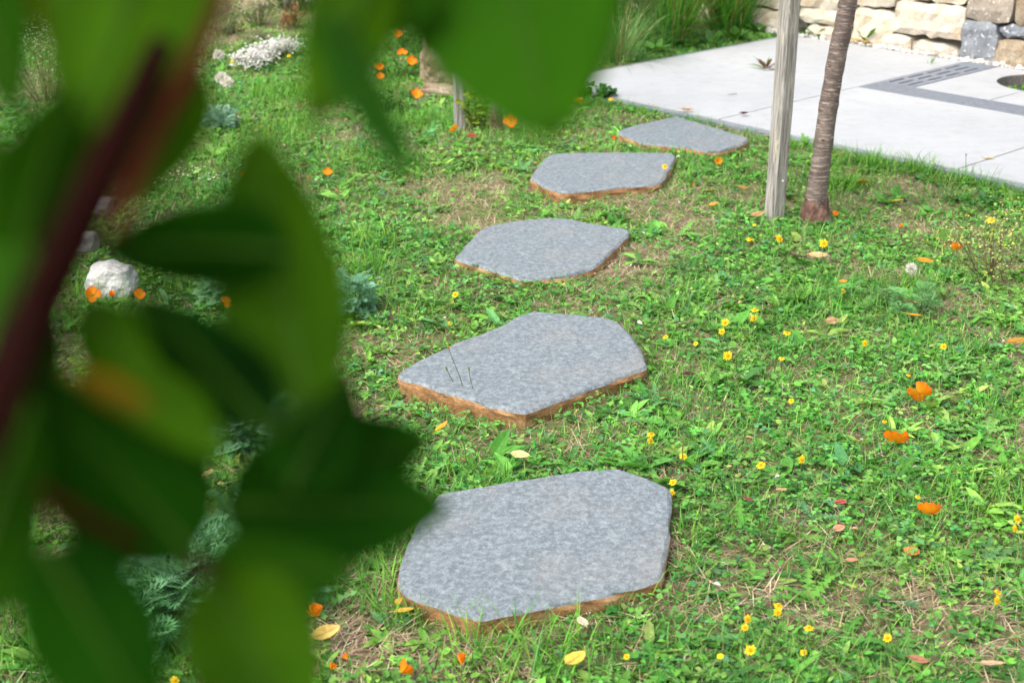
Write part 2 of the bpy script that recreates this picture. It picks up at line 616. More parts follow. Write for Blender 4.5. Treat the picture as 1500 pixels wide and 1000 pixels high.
# drain: a slotted cover and a narrow ribbed cover that meet at the corner
def grate(name, parent, along, length, width, origin, rows, slot, gap, mat, start=.0):
    """Plate with real slots. ORIGIN in (a,b); ALONG 'b' or 'a'."""
    bm = bmesh.new()
    cols, x = [0.0], start + .02
    while x + slot < length - .02:
        cols += [x, x + slot]
        x += slot + gap
    cols.append(length)
    rr = [0.0]
    m_ = width / (2 * rows + 1)
    for k in range(rows):
        rr += [m_ * (2 * k + 1) + m_ * .22, m_ * (2 * k + 2) - m_ * .22]
    rr.append(width)
    grid = {}
    for i, c_ in enumerate(cols):
        for j, r_ in enumerate(rr):
            p = (origin[0] + r_, origin[1] + c_) if along == 'b' else (origin[0] + c_, origin[1] + r_)
            grid[i, j] = bm.verts.new((*xy(*p), PZ + .001))
    for i in range(len(cols) - 1):
        for j in range(len(rr) - 1):
            if i % 2 == 1 and j % 2 == 1:
                continue
            bm.faces.new((grid[i, j], grid[i + 1, j], grid[i + 1, j + 1], grid[i, j + 1]))
    bmesh.ops.recalc_face_normals(bm, faces=bm.faces)
    if bm.faces[0].normal.z < 0 or True:
        bm.normal_update()
        if list(bm.faces)[0].normal.z < 0:
            bmesh.ops.reverse_faces(bm, faces=bm.faces)
    r = bmesh.ops.extrude_face_region(bm, geom=list(bm.faces))
    for e in r['geom']:
        if isinstance(e, bmesh.types.BMVert):
            e.co.z -= .012
    bmesh.ops.recalc_face_normals(bm, faces=bm.faces)
    me = bpy.data.meshes.new(name)
    bm.to_mesh(me); bm.free()
    return obj(name, me, mat, parent)


drain = empty('drain_channel', 'grey metal drain cover bent at a right angle, let into the pale patio', 'drain', (*xy(0, 0), PZ))
Lb = bG - .01
g1 = grate('slotted_cover', drain, 'b', Lb - wb - .004, wa - .004, (.002, wb + .002), 3, .15, .045, M['metal'])
g2 = grate('narrow_cover', drain, 'a', 4.1, wb - .004, (.002, .002), 4, .62, .012, M['metal'])
for o in (g1, g2):
    o.matrix_parent_inverse = Matrix.Translation(-Vector(drain.location))
o = prism('channel', [xy(.001, .001), xy(4.1, .001), xy(4.1, wb - .001), xy(wa - .001, wb - .001), xy(wa - .001, Lb), xy(.001, Lb)], -.045, PZ - .014, M['dark'], drain, 0)
o.matrix_parent_inverse = Matrix.Translation(-Vector(drain.location))

PATIO_POLY = [xy(aL - .045, bF - .045), xy(4.3, bF - .045), xy(4.3, bW + .5), xy(aL - .045, bW + .5)]

# ------------------------------------------------------------------ stone wall
WB = xy(0, bW)                            # a point on the wall's foot
WN = -EB                                  # towards the patio


def on_wall(px, py):
    """(s, z) on the wall face for a pixel."""
    u, v_ = (px - 750) / FPX, (500 - py) / FPX
    d = np.array([u, cos(PITCH) + v_ * sin(PITCH), -sin(PITCH) + v_ * cos(PITCH)])
    t_ = ((WB - np.array([0, 0])) @ EB) / (d[:2] @ EB)
    p = np.array([0, 0, CAM_H]) + d * t_
    return float((p[:2] - WB) @ EA), float(p[2])


wall = empty('stone_wall', 'rough cream and grey stone block wall behind the patio', 'wall', (*WB, 0))


def block(s0, s1, z0, z1, mat, seed, depth=.28, proud=0.0, rough=.018):
    r = np.random.default_rng(seed)
    nS, nZ = max(4, int((s1 - s0) / .05)), max(3, int((z1 - z0) / .05))
    bm = bmesh.new()
    gap = .004
    S_ = np.linspace(s0 + gap, s1 - gap, nS + 1)
    Z_ = np.linspace(z0 + gap, z1 - gap, nZ + 1)
    jit = r.normal(0, .007, (4,))
    grid = []
    ph = r.random(6) * 6
    for j, z in enumerate(Z_):
        row = []
        for i, s in enumerate(S_):
            eu, ev = min(i, nS - i) / nS, min(j, nZ - j) / nZ
            e = min(eu * (s1 - s0), ev * (z1 - z0))
            d = .014 * (1 - math.exp(-e / .012)) + r.normal(0, rough * .28) + rough * .22 * sin(7 * s + 5 * z + ph[0]) * sin(11 * z - 4 * s + ph[1]) + proud
            ds = (r.normal(0, .005) + jit[0] * (z - z0) / (z1 - z0 + 1e-6)) if i in (0, nS) else r.normal(0, .004)
            dz = (r.normal(0, .005) + jit[1] * (s - s0) / (s1 - s0)) if j in (0, nZ) else r.normal(0, .004)
            if i in (0, nS) and j in (0, nZ):
                ds += (.012 if i == 0 else -.012); dz += (.012 if j == 0 else -.012)
            p = s * EA + d * WN
            row.append(bm.verts.new((p[0] + ds * EA[0], p[1] + ds * EA[1], z + dz)))
        grid.append(row)
    for j in range(nZ):
        for i in range(nS):
            f = bm.faces.new((grid[j][i], grid[j][i + 1], grid[j + 1][i + 1], grid[j + 1][i]))
            f.smooth = False
    edges = [e for e in bm.edges if e.is_boundary]
    r_ = bmesh.ops.extrude_edge_only(bm, edges=edges)
    nv = [e for e in r_['geom'] if isinstance(e, bmesh.types.BMVert)]
    for q in nv:
        q.co.x += EB[0] * depth; q.co.y += EB[1] * depth
    bmesh.ops.recalc_face_normals(bm, faces=bm.faces)
    me = bpy.data.meshes.new('stone_block')
    bm.to_mesh(me); bm.free()
    return obj('stone_block', me, mat, wall)


def ws(px, py):
    return on_wall(px, py)


# blocks read off the photograph: corner pixels of each face
s_ = lambda px, py: on_wall(px, py)[0]
z_ = lambda px, py: on_wall(px, py)[1]
zA = z_(1360, 72); zB = z_(1360, 57)      # low course top
zC = z_(1360, 5)
sg0 = s_(1405, 70); sg1 = s_(1459, 70); sm = s_(1337, 62); sl0 = s_(1289, 50); sb0 = s_(1308, 40); sb1 = s_(1413, 40)
zb_l = z_(1280, 52)
zg = z_(1432, 30)
blocks = [
    (sl0, sm, -.05, zB, 'cream'), (sm, sg0, -.05, zB - .012, 'cream'),
    (sb0, sb1 - .0, zB, zC, 'cream'),
    (s_(1249, 35), sb0, -.05, z_(1280, 12), 'cream'),
    (s_(1249, 35), sb0, z_(1280, 12), z_(1280, 12) + .19, 'cream'),
    (s_(1180, 40), s_(1249, 35), -.05, z_(1215, 38), 'cream'),
    (s_(1168, 30), s_(1249, 35), z_(1215, 38), z_(1215, 14), 'cream'),
    (s_(1150, 30), s_(1249, 35), z_(1215, 14), z_(1215, 14) + .16, 'cream'),
    (sb0, s_(1360, 0) , zC, zC + .17, 'cream'), (s_(1360, 0), sb1, zC, zC + .17, 'cream'),
    (sg0, sg1, -.05, zg, 'greyrock'),
    (sb1, s_(1485, 12), zg, zg + .19, 'taupe'),
    (sg1, sg1 + .42, -.05, z_(1480, 57), 'tan'),
    (sg1, sg1 + .3, z_(1480, 57), zg, 'greyrock'),
    (s_(1485, 12), s_(1485, 12) + .33, zg, zg + .19, 'tan'),
]
for i, (s0, s1, z0, z1, mm) in enumerate(blocks):
    block(s0, s1, z0, z1, M[mm], 100 + i, proud=RNG.normal(0, .006))
# the wall goes on beyond the view, course by course
k = 300
for lo, hi in ((-3.6, s_(1150, 30)), (sg1 + .42, sg1 + 2.4)):
    for z0, z1 in ((-.05, .16), (.16, .36), (.36, .55)):
        s = lo
        while s < hi - .02:
            e = min(s + RNG.uniform(.28, .55), hi)
            if hi - e < .16:
                e = hi
            block(s, e, z0, z1, M[['cream', 'cream', 'tan', 'greyrock', 'taupe'][RNG.integers(5)]] if lo > 0 else M['cream'], k, proud=RNG.normal(0, .006))
            s = e; k += 1
s = -3.6
while s < sg1 + 2.4:
    e = s + RNG.uniform(.3, .55)
    block(s, e, max(.56, zC + .18) + 0.0, .80, M[['cream', 'tan', 'taupe'][RNG.integers(3)]], k)
    s = e; k += 1

# white pebbles along the foot of the wall
ico = bmesh.new()
bmesh.ops.create_icosphere(ico, subdivisions=1, radius=1)
IV = np.array([v_.co[:] for v_ in ico.verts]); IF = [[v_.index for v_ in f.verts] for f in ico.faces]
ico.free()
mb = MB()
n = 900
a_ = RNG.uniform(-1.6, 2.2, n); b_ = bG + RNG.beta(2, 2, n) * .12 - .012
P = np.array([[*xy(a_[i], b_[i]), PZ - .012 + RNG.uniform(0, .016)] for i in range(n)])
sc = RNG.uniform(.006, .019, n)
T = IV[None] * (1 + RNG.normal(0, .16, (n, len(IV), 1))) * sc[:, None, None] * RNG.uniform(.6, 1.1, (n, 1, 3))
mb.many(T, IF, (), frames(RNG.uniform(0, 6.3, n), RNG.uniform(-.5, .5, n), RNG.uniform(-.5, .5, n)), P, np.ones((n, 3)))
kind(obj('white_gravel', mb.mesh('white_gravel'), M['white']), 'stuff')

# ------------------------------------------------------------------ stepping stones
STONES = [
    [(644, 721), (707, 711), (853, 688), (905, 685), (927, 692), (978, 712), (982, 718), (980, 780), (974, 817), (969, 846), (927, 857), (890, 870), (798, 886), (729, 901), (703, 905), (670, 895.5), (626, 881), (597, 868), (584, 857), (587, 828), (593, 809), (600, 790), (620, 752)],
    [(583, 548), (607, 530), (667, 502), (733, 477), (763, 460), (780, 456), (833, 459), (893, 465), (907, 472), (923, 490), (937, 510), (948, 533), (945, 538), (900, 555), (867, 567), (800, 592), (770, 602), (747, 598), (700, 587), (660, 575), (617, 562), (587, 553)],
    [(667, 377), (675, 367), (687, 353), (703, 337), (713, 331), (750, 324), (800, 319), (833, 320), (867, 327), (917, 335), (922, 338), (918, 347), (900, 363), (880, 383), (867, 392), (833, 403), (777, 409), (760, 408), (733, 398), (700, 388), (670, 380)],
    [(778, 258), (797, 233), (806, 226), (830, 224), (900, 223), (985, 224), (990, 229), (980, 250), (967, 267), (957, 270), (900, 275), (833, 281), (817, 280), (797, 272), (780, 262)],
    [(905, 194), (908, 190), (932, 183), (988, 171), (997, 172), (1035, 183), (1096, 202), (1097, 204), (1082, 213), (1054, 221), (1035, 222), (1011, 216), (939, 209), (908, 196)],
]
SLABEL = ['large grey stepping stone with rusty edge, nearest of the five in the row',
          'grey stepping stone shaped like a kite, second from the near end of the row',
          'rust edged grey stepping stone in the middle of the five',
          'grey stepping stone with a yellow flower at its far corner, fourth along the row',
          'small grey stepping stone beside the patio edge, farthest of the five']
STONE_POLY = []
TOPZ = 0.040
for i, pl in enumerate(STONES):
    r = np.random.default_rng(50 + i)
    P = np.array([pt(x, y, TOPZ)[:2] for x, y in pl])
    cen = P.mean(0)
    # even, slightly uneven outline
    seg = np.linalg.norm(np.roll(P, -1, 0) - P, axis=1)
    Q = []
    for k in range(len(P)):
        m_ = max(1, int(round(seg[k] / .022)))
        for q in range(m_):
            Q.append(P[k] + (P[(k + 1) % len(P)] - P[k]) * q / m_)
    Q = np.array(Q)
    Q = .12 * np.roll(Q, 1, 0) + .76 * Q + .12 * np.roll(Q, -1, 0)
    if np.sum(Q[:, 0] * np.roll(Q[:, 1], -1) - np.roll(Q[:, 0], -1) * Q[:, 1]) < 0:
        Q = Q[::-1]
    tg = np.roll(Q, -1, 0) - np.roll(Q, 1, 0)
    nrm = np.stack([tg[:, 1], -tg[:, 0]], 1); nrm /= np.linalg.norm(nrm, axis=1)[:, None]
    n = len(Q)
    STONE_POLY.append(Q.copy())

    def smooth_j(s):
        a = r.normal(0, s, n)
        return (.5 * a + .25 * np.roll(a, 1) + .25 * np.roll(a, -1))[:, None]
    j0 = smooth_j(.0022)
    rings = [(Q - nrm * .007 + nrm * j0, TOPZ + 0 * j0[:, 0]),
             (Q - nrm * .0025 + nrm * j0, TOPZ - .0025 + smooth_j(.001)[:, 0]),
             (Q + nrm * (.002 + smooth_j(.003)), TOPZ - .0075 + smooth_j(.002)[:, 0]),
             (Q + nrm * (.004 + smooth_j(.003)), TOPZ - .019 + smooth_j(.002)[:, 0]),
             (Q + nrm * (.002 + smooth_j(.003)), TOPZ - .033 + smooth_j(.002)[:, 0]),
             (Q - nrm * .006, np.full(n, -.035))]
    root = empty('stepping_stone', SLABEL[i], 'stepping stone', (*cen, 0), 'grey stepping stones in a row across the lawn')

    def ring_mesh(name, rs, mat, cap):
        V = np.concatenate([np.column_stack([p - cen, z]) for p, z in rs])
        F = [(a * n + k, a * n + (k + 1) % n, (a + 1) * n + (k + 1) % n, (a + 1) * n + k) for a in range(len(rs) - 1) for k in range(n)]
        bm = bmesh.new()
        vs = [bm.verts.new(v_) for v_ in V]
        if cap:
            bm.faces.new(vs[:n])
        for f in F:
            bm.faces.new([vs[q] for q in f])
        bmesh.ops.recalc_face_normals(bm, faces=bm.faces)
        me = bpy.data.meshes.new(name); bm.to_mesh(me); bm.free()
        if cap:                                     # a flat open sheet: make sure it faces up
            big = max(me.polygons, key=lambda p: p.area)
            if big.normal.z < 0:
                me.flip_normals()
        o = obj(name, me, mat, root)
        return o
    ring_mesh('top_surface', rings[:3], M['stone'], True)
    ring_mesh('weathered_edge', rings[2:], M['rust'], False)

# ------------------------------------------------------------------ lawn
STEM = pt(1193, 322)[:2]
POST = pt(1134, 316)[:2]
ROCK = pt(640, 128)[:2]


def shrink(Q, d):
    c_ = Q.mean(0)
    v_ = Q - c_
    L = np.linalg.norm(v_, axis=1)[:, None]
    return c_ + v_ * (L - d) / L


def blocked(P, m=.0):
    bad = inside(P, PATIO_POLY)
    for Q in STONE_POLY:
        bad |= inside(P, shrink(Q, m))
    return bad


# dry or thin places seen in the photograph: (x, y, radius px in x, strength)
BARE = [(690, 292, 95, .95), (760, 335, 55, .6), (600, 268, 45, .5), (1290, 290, 110, .75), (1400, 345, 90, .6), (1180, 360, 60, .5), (900, 400, 45, .8), (835, 640, 60, .8),
        (700, 640, 60, .4), (1045, 285, 60, .5), (985, 800, 30, .8), (975, 860, 50, .7), (560, 935, 90, .75), (740, 955, 120, .5), (1240, 480, 40, .45), (940, 300, 90, .6), (1010, 330, 70, .5), (1000, 545, 40, .5),
        (1210, 905, 60, .5), (1320, 880, 60, .45), (500, 190, 80, .5), (540, 215, 60, .5), (660, 440, 60, .3), (30, 900, 60, .9), (390, 40, 120, .8), (340, 15, 150, .9), (450, 5, 140, .95), (60, 120, 120, .8), (60, 215, 70, .7), (480, 940, 60, .6), (880, 170, 60, .3),
        (1180, 760, 60, .35), (1060, 640, 50, .3), (1040, 880, 60, .4), (360, 640, 40, .5), (230, 800, 60, .5), (590, 500, 50, .5)]


def bare(P):
    v_ = np.clip((vnoise(P, 2.6, 3) - .57) * 2.6, 0, .55) + np.clip((vnoise(P, 7, 4) - .62) * 2, 0, .4)
    for x, y, rpx, s in BARE:
        c_ = pt(x, y)
        rad = rpx / FPX * np.linalg.norm(c_ - np.array([0, 0, CAM_H]))
        dd = (P[:, 0] - c_[0]) ** 2 + ((P[:, 1] - c_[1]) * .75) ** 2
        v_ += s * np.exp(-dd / rad ** 2 * 1.2)
    return np.clip(v_, 0, 1)


def sample(n, d0=1.95, d1=11.6, power=.55, margin=.6):
    """Points on the lawn, a little thinner far away."""
    out = []
    got = 0
    while got < n:
        k = n * 2
        y = RNG.uniform(d0, d1, k); 
        half = .375 * y + margin
        x = RNG.uniform(-1, 1, k) * (.375 * d1 + margin)
        keep = (abs(x) < half) & (RNG.random(k) < (d0 / y) ** power)
        P = np.stack([x[keep], y[keep]], 1)
        P = P[~blocked(P, -.004)]
        out.append(P); got += len(P)
    return np.concatenate(out)[:n]


def palette(n, P=None, bright=1.0):
    base = np.array([[.055, .165, .018], [.085, .215, .025], [.12, .24, .035], [.032, .105, .014], [.06, .17, .045], [.16, .25, .04]])
    pr_ = [.28, .27, .13, .17, .09, .06]
    c_ = 1.7 * base[RNG.choice(len(base), n, p=pr_)] * RNG.uniform(.75, 1.25, (n, 1)) * RNG.normal(1, .07, (n, 3))
    if P is not None:
        f = vnoise(P, 1.3, 9)[:, None]
        c_ = c_ * (.85 + .3 * f) * np.array([1.0, 1.0, 1.4])
        y_ = np.clip((vnoise(P, 2.1, 10)[:, None] - .5) * 2, 0, 1)
        c_ = c_ * (1 + y_ * np.array([.28, .04, 0]))
    return np.clip(c_ * bright, .004, .6)


def with_z(P, h=0.0):
    return np.column_stack([P, ground_z(P[:, 0], P[:, 1]) + h])


# -- leaf templates (x along, y across, z up), unit length
LEAF_F3 = [(0, 2, 1), (0, 3, 2), (4, 5, 7), (5, 6, 7)]
LEAF_F4 = [(1, 2, 5, 4), (2, 3, 6, 5)]


def leaf_t(n, wid, fold, droop, t1=.32, t2=.68, w1=.9, w2=.8):
    """(n,8,3) ovate leaves of unit length; width, fold and droop are per leaf."""
    T = np.zeros((n, 8, 3))
    for idx_, tt, ww in ((1, t1, -w1), (2, t1, 0), (3, t1, w1), (4, t2, -w2), (5, t2, 0), (6, t2, w2), (7, 1.0, 0)):
        T[:, idx_, 0] = tt
        T[:, idx_, 1] = ww * wid * .5
        T[:, idx_, 2] = abs(ww) * wid * .5 * fold - droop * tt * tt
    return T


def leaves(mb, P, head, elev, roll, L, wid, fold, droop, col, **kw):
    n = len(P)
    T = leaf_t(n, wid, fold, droop, **kw) * np.asarray(L)[:, None, None]
    mb.many(T, LEAF_F3, LEAF_F4, frames(head, elev, roll), P, col)


# toothed dandelion leaf
def toothed(nt=5):
    V, F3, F4 = [], [], []
    ts = np.linspace(0, .86, nt + 1)
    for k, t_ in enumerate(ts):
        V += [(t_, -.025, .0), (t_, .025, .0)]
    for k in range(nt):
        F4.append((2 * k, 2 * k + 2, 2 * k + 3, 2 * k + 1))
    for k in range(nt):
        wd = .06 + .16 * sin(pi * (k + 1.0) / (nt + .6))
        t_ = ts[k] + .02
        V += [(t_ + .01, -wd, .03), (t_ + .01, wd, .03)]
        m_ = len(V)
        F3 += [(2 * k, m_ - 2, 2 * k + 2), (2 * k + 1, 2 * k + 3, m_ - 1)]
    V += [(.84, -.13, .02), (.84, .13, .02), (1.0, 0, -.02)]
    m_ = len(V)
    F3 += [(2 * nt, m_ - 3, m_ - 1), (2 * nt + 1, m_ - 1, m_ - 2), (2 * nt, m_ - 1, 2 * nt + 1)]
    return np.array(V, float), F3, F4


TV, TF3, TF4 = toothed()


def blades(mb, P, head, L, wid, lean, bend, col, nseg=3):
    """Grass blades: leaning by LEAN at the foot and by LEAN+BEND at the tip."""
    n = len(P)
    k = nseg + 1
    T = np.zeros((n, 2 * nseg + 1, 3))
    pos = np.zeros((n, 3)); 
    side = np.stack([-np.sin(head), np.cos(head), np.zeros(n)], 1)
    hd = np.stack([np.cos(head), np.sin(head), np.zeros(n)], 1)
    up = np.array([0, 0, 1.0])
    for s in range(k):
        f = s / nseg
        if s == nseg:
            T[:, 2 * nseg] = pos
        else:
            ww = (wid * (1 - f ** 1.6 * .75) * .5)[:, None]
            T[:, 2 * s] = pos - side * ww
            T[:, 2 * s + 1] = pos + side * ww
        a = lean + bend * (f + .5 / nseg)
        pos = pos + (L / nseg)[:, None] * (np.sin(a)[:, None] * hd + np.cos(a)[:, None] * up)
    F4 = [(2 * s, 2 * s + 1, 2 * s + 3, 2 * s + 2) for s in range(nseg - 1)]
    F3 = [(2 * nseg - 2, 2 * nseg - 1, 2 * nseg)]
    W = T + P[:, None, :]
    m_ = 2 * nseg + 1
    off = (np.arange(n) * m_)[:, None, None]
    mb.add(W.reshape(-1, 3), (np.array(F3)[None] + off).reshape(-1, 3), (np.array(F4)[None] + off).reshape(-1, 4), np.repeat(col, m_, axis=0))


U = RNG.uniform
# dry thatch lying on the soil
mb = MB()
P = sample(150000, power=.6)
k = RNG.random(len(P)) < .36 + .64 * bare(P)
P = P[k]; n = len(P)
pal = np.array([[.36, .27, .16], [.27, .19, .11], [.46, .38, .25], [.2, .15, .1], [.32, .28, .18], [.30, .20, .15]])
colr = pal[RNG.integers(0, 6, n)] * U(.85, 1.4, (n, 1))
blades(mb, with_z(P) + np.column_stack([np.zeros((n, 2)), U(.002, .016, n)]), U(0, 6.28, n), U(.02, .08, n), U(.0012, .003, n), U(1.1, 1.6, n), U(.0, .35, n), colr, 2)
P = sample(110000, power=.6)
k = RNG.random(len(P)) < np.clip(bare(P) * 1.1 - .12, 0, 1)
P = P[k]; n = len(P)
blades(mb, with_z(P, .006), U(0, 6.28, n), U(.02, .07, n), U(.001, .0026, n), U(1.0, 1.5, n), U(.0, .4, n), pal[RNG.integers(0, 6, n)] * U(1.1, 1.75, (n, 1)), 2)
kind(obj('dry_thatch', mb.mesh('dry_thatch'), M['dry']), 'stuff')
# grass blades
mb = MB()
P = sample(250000, power=.65)
br = bare(P)
tuft = vnoise(P, 5, 21)
k = RNG.random(len(P)) < (.45 + .75 * tuft) * (1 - .72 * br)
P = P[k]; n = len(P)
yy = P[:, 1]
L = U(.02, .062, n) * (.7 + .8 * vnoise(P, 5, 21))
blades(mb, with_z(P), U(0, 6.28, n), L, U(.0014, .0032, n) * (1 + .12 * (yy - 2)), U(.15, 1.05, n), U(.2, 1.1, n), palette(n, P), 2)


def tuft_at(mb, x, y, rx, n, L, lean=(.1, .7), w_=(.0022, .004), bright=1.0, ry=None, bias=None, nseg=3):
    c_ = pt(x, y)
    a, q = U(0, 6.28, n), np.sqrt(RNG.random(n))
    P = np.stack([c_[0] + np.cos(a) * q * rx, c_[1] + np.sin(a) * q * (ry or rx)], 1)
    P = P[~blocked(P, -.004)]
    n = len(P)
    if n == 0:
        return
    hd = U(0, 6.28, n) if bias is None else RNG.normal(bias, .7, n)
    blades(mb, with_z(P), hd, U(L[0], L[1], n), U(*w_, n), U(*lean, n), U(.3, 1.2, n), palette(n, None, bright), nseg)


# longer grass: along the patio, by the trunk, at the near stone, left of the third stone
for x, y, rx, n, L in ((1228, 240, .12, 200, (.04, .12)), (1275, 247, .08, 150, (.05, .13)), (1300, 254, .12, 170, (.04, .10)), (1345, 256, .08, 190, (.06, .14)), (1385, 268, .10, 150, (.04, .09)), (1430, 270, .09, 170, (.05, .13)), (1470, 278, .09, 90, (.03, .08)),
                       (1170, 225, .10, 160, (.05, .10)), (1225, 278, .11, 260, (.05, .13)), (1265, 275, .10, 120, (.05, .10)), (1495, 285, .13, 240, (.05, .10)),
                       (760, 945, .12, 110, (.07, .14)), (700, 925, .07, 40, (.06, .12)), (850, 965, .10, 60, (.05, .12)), (690, 985, .10, 70, (.05, .10)), (545, 360, .09, 150, (.06, .15)), (540, 400, .08, 130, (.06, .13)),
                       (620, 180, .18, 300, (.05, .12)), (560, 130, .18, 300, (.05, .14)), (440, 140, .3, 900, (.05, .14)), (420, 200, .25, 500, (.05, .12)), (500, 240, .2, 300, (.05, .1)),
                       (20, 300, .2, 400, (.06, .14)), (900, 155, .16, 260, (.04, .09)), (960, 165, .14, 200, (.04, .08)), (1020, 180, .1, 140, (.04, .07)), (690, 165, .12, 200, (.05, .12)), (560, 800, .12, 220, (.04, .10)), (545, 870, .12, 240, (.04, .10)),
                       (600, 905, .07, 120, (.04, .1)), (20, 960, .12, 160, (.06, .12)), (1440, 740, .1, 120, (.05, .09)), (1010, 780, .06, 60, (.04, .08)), (700, 690, .09, 140, (.04, .10)), (1330, 420, .12, 150, (.06, .12)), (1220, 455, .2, 180, (.06, .12)), (640, 100, .15, 200, (.06, .14)), (100, 450, .2, 200, (.06, .14)), (750, 205, .2, 300, (.04, .1)), (340, 230, .2, 300, (.05, .12))):
    tuft_at(mb, x, y, rx, n, L)
# single tall blades in front of the near stone
tuft_at(mb, 735, 912, .10, 12, (.12, .17), (.0, .35), (.002, .0035), nseg=4, ry=.02)
tuft_at(mb, 880, 880, .12, 8, (.08, .12), (.0, .3), (.002, .003), nseg=4, ry=.02)
kind(obj('lawn_grass', mb.mesh('lawn_grass'), M['blade']), 'stuff')

# broad-leaved weeds: rosettes, toothed rosettes, clover, creeping small leaves
mb = MB()
C = sample(13500, power=.6)
br = bare(C)
k = (RNG.random(len(C)) < (1 - .88 * br) * (.5 + .7 * vnoise(C, 2.2, 31))) & ~blocked(C, -.03)
C = C[k]
big = (RNG.random(len(C)) < .16) & (vnoise(C, 1.1, 33) > .4)
cnt = RNG.integers(4, 10, len(C))
I = np.repeat(np.arange(len(C)), cnt)
n = len(I)
P = C[I] + RNG.normal(0, .006, (n, 2))
size = (U(.018, .05, len(C)) * (.8 + .5 * vnoise(C, 3, 32)) * np.where(big, 1.7, 1))[I]
pc_ = palette(len(C), C)[I] * U(.85, 1.2, (n, 1))
leaves(mb, with_z(P, .006), U(0, 6.28, n), U(.05, .75, n), RNG.normal(0, .3, n), size * U(.65, 1.1, n), U(.28, .55, n) * np.where(big, .8, 1)[I], U(.1, .6, n), U(.05, .5, n), pc_)
P = sample(100000, power=.65)
k = (RNG.random(len(P)) < (1 - .85 * bare(P)) * (.4 + .9 * vnoise(P, 4, 41))) & ~blocked(P, -.016)
P = P[k]; n = len(P)
leaves(mb, with_z(P, .006) + np.column_stack([np.zeros((n, 2)), U(0, .018, n)]), U(0, 6.28, n), U(-.2, .6, n), RNG.normal(0, .45, n), U(.008, .021, n) * (1 + .05 * P[:, 1]), U(.4, .85, n), U(0, .5, n), U(0, .35, n), palette(n, P))
kind(obj('broadleaf_weeds', mb.mesh('broadleaf_weeds'), M['herb']), 'stuff')

mb = MB()
C = sample(1900)
k = (RNG.random(len(C)) < (1 - .7 * bare(C))) & ~blocked(C, -.06)
C = C[k]
cnt = RNG.integers(5, 10, len(C))
I = np.repeat(np.arange(len(C)), cnt); n = len(I)
P = C[I] + RNG.normal(0, .004, (n, 2))
size = U(.04, .095, len(C))[I] * U(.7, 1.1, n)
T = np.repeat(TV[None], n, 0) * size[:, None, None]
T[:, :, 2] += (-(T[:, :, 0] / size[:, None]) ** 2 * U(.05, .4, (n, 1))) * size[:, None]
mb.many(T, TF3, TF4, frames(U(0, 6.28, n), U(.1, .7, n), RNG.normal(0, .25, n)), with_z(P, .006), np.minimum(palette(len(C), C)[I] * U(.75, 1.05, (n, 1)), [.16, .34, .1]))
kind(obj('dandelion_weeds', mb.mesh('dandelion_weeds'), M['herb']), 'stuff')

mb = MB()
P = sample(26000)
k = (RNG.random(len(P)) < np.clip((vnoise(P, 1.7, 51) - .35) * 3, 0, 1) * (1 - .8 * bare(P))) & ~blocked(P, -.008)
P = P[k]; n = len(P)
h = U(.012, .035, n)
pc_ = palette(n, P) * np.array([.85, 1.0, 1.1])
hd = U(0, 6.28, n)
tx, ty = RNG.normal(0, .25, n), RNG.normal(0, .25, n)
sz = U(.008, .0155, n) * (1 + .05 * P[:, 1])
for q in range(3):
    leaves(mb, with_z(P) + np.column_stack([np.zeros((n, 2)), h]), hd + q * 2.094, tx * np.cos(q * 2.1) + ty * np.sin(q * 2.1), tx * .5, sz, U(.8, .95, n), U(0, .35, n), U(-.1, .25, n), pc_, t1=.4, t2=.8, w1=.75, w2=.95)
kind(obj('clover', mb.mesh('clover'), M['herb']), 'stuff')

# ------------------------------------------------------------------ timber stake and young tree
def stake(x, y, size, top, lean, yaw, label, nail=False):
    base = pt(x, y)
    root = empty('wooden_stake', label, 'stake', (base[0], base[1], 0))
    bm = bmesh.new()
    ch = size * .12
    h = size / 2
    prof = [(-h + ch, -h), (h - ch, -h), (h, -h + ch), (h, h - ch), (h - ch, h), (-h + ch, h), (-h, h - ch), (-h, -h + ch)]
    zs = np.linspace(-.12, top, 24)
    r = np.random.default_rng(int(x))
    rows = []
    for z in zs:
        rows.append([bm.verts.new((px + lean[0] * z + r.normal(0, .0006), py + lean[1] * z + r.normal(0, .0006), z)) for px, py in prof])
    for i in range(len(rows) - 1):
        for k in range(8):
            bm.faces.new((rows[i][k], rows[i][(k + 1) % 8], rows[i + 1][(k + 1) % 8], rows[i + 1][k]))
    bm.faces.new(rows[-1]); bm.faces.new(rows[0][::-1])
    bmesh.ops.rotate(bm, verts=bm.verts, cent=(0, 0, 0), matrix=Matrix.Rotation(0, 3, 'Z'))
    bmesh.ops.recalc_face_normals(bm, faces=bm.faces)
    me = bpy.data.meshes.new('post'); bm.to_mesh(me); bm.free()
    root.rotation_euler[2] = yaw
    o = obj('post', me, M['wood'], root)
    if nail:
        mb = MB()
        zc = .155
        cx_ = lean[0] * zc + .004
        tube(mb, [(cx_, -h + .004 + lean[1] * zc, zc), (cx_, -h - .003 + lean[1] * zc, zc)], [.0045, .0045], 10)
        tube(mb, [(cx_, -h - .003 + lean[1] * zc, zc), (cx_, -h - .0048 + lean[1] * zc, zc)], [.0045, .002], 10)
        obj('nail', mb.mesh('nail'), M['white'], root)
    return root


stake(1134, 319, .062, 2.3, (.012, .01), radians(28), 'weathered grey square timber stake standing beside the cherry trunk', True)


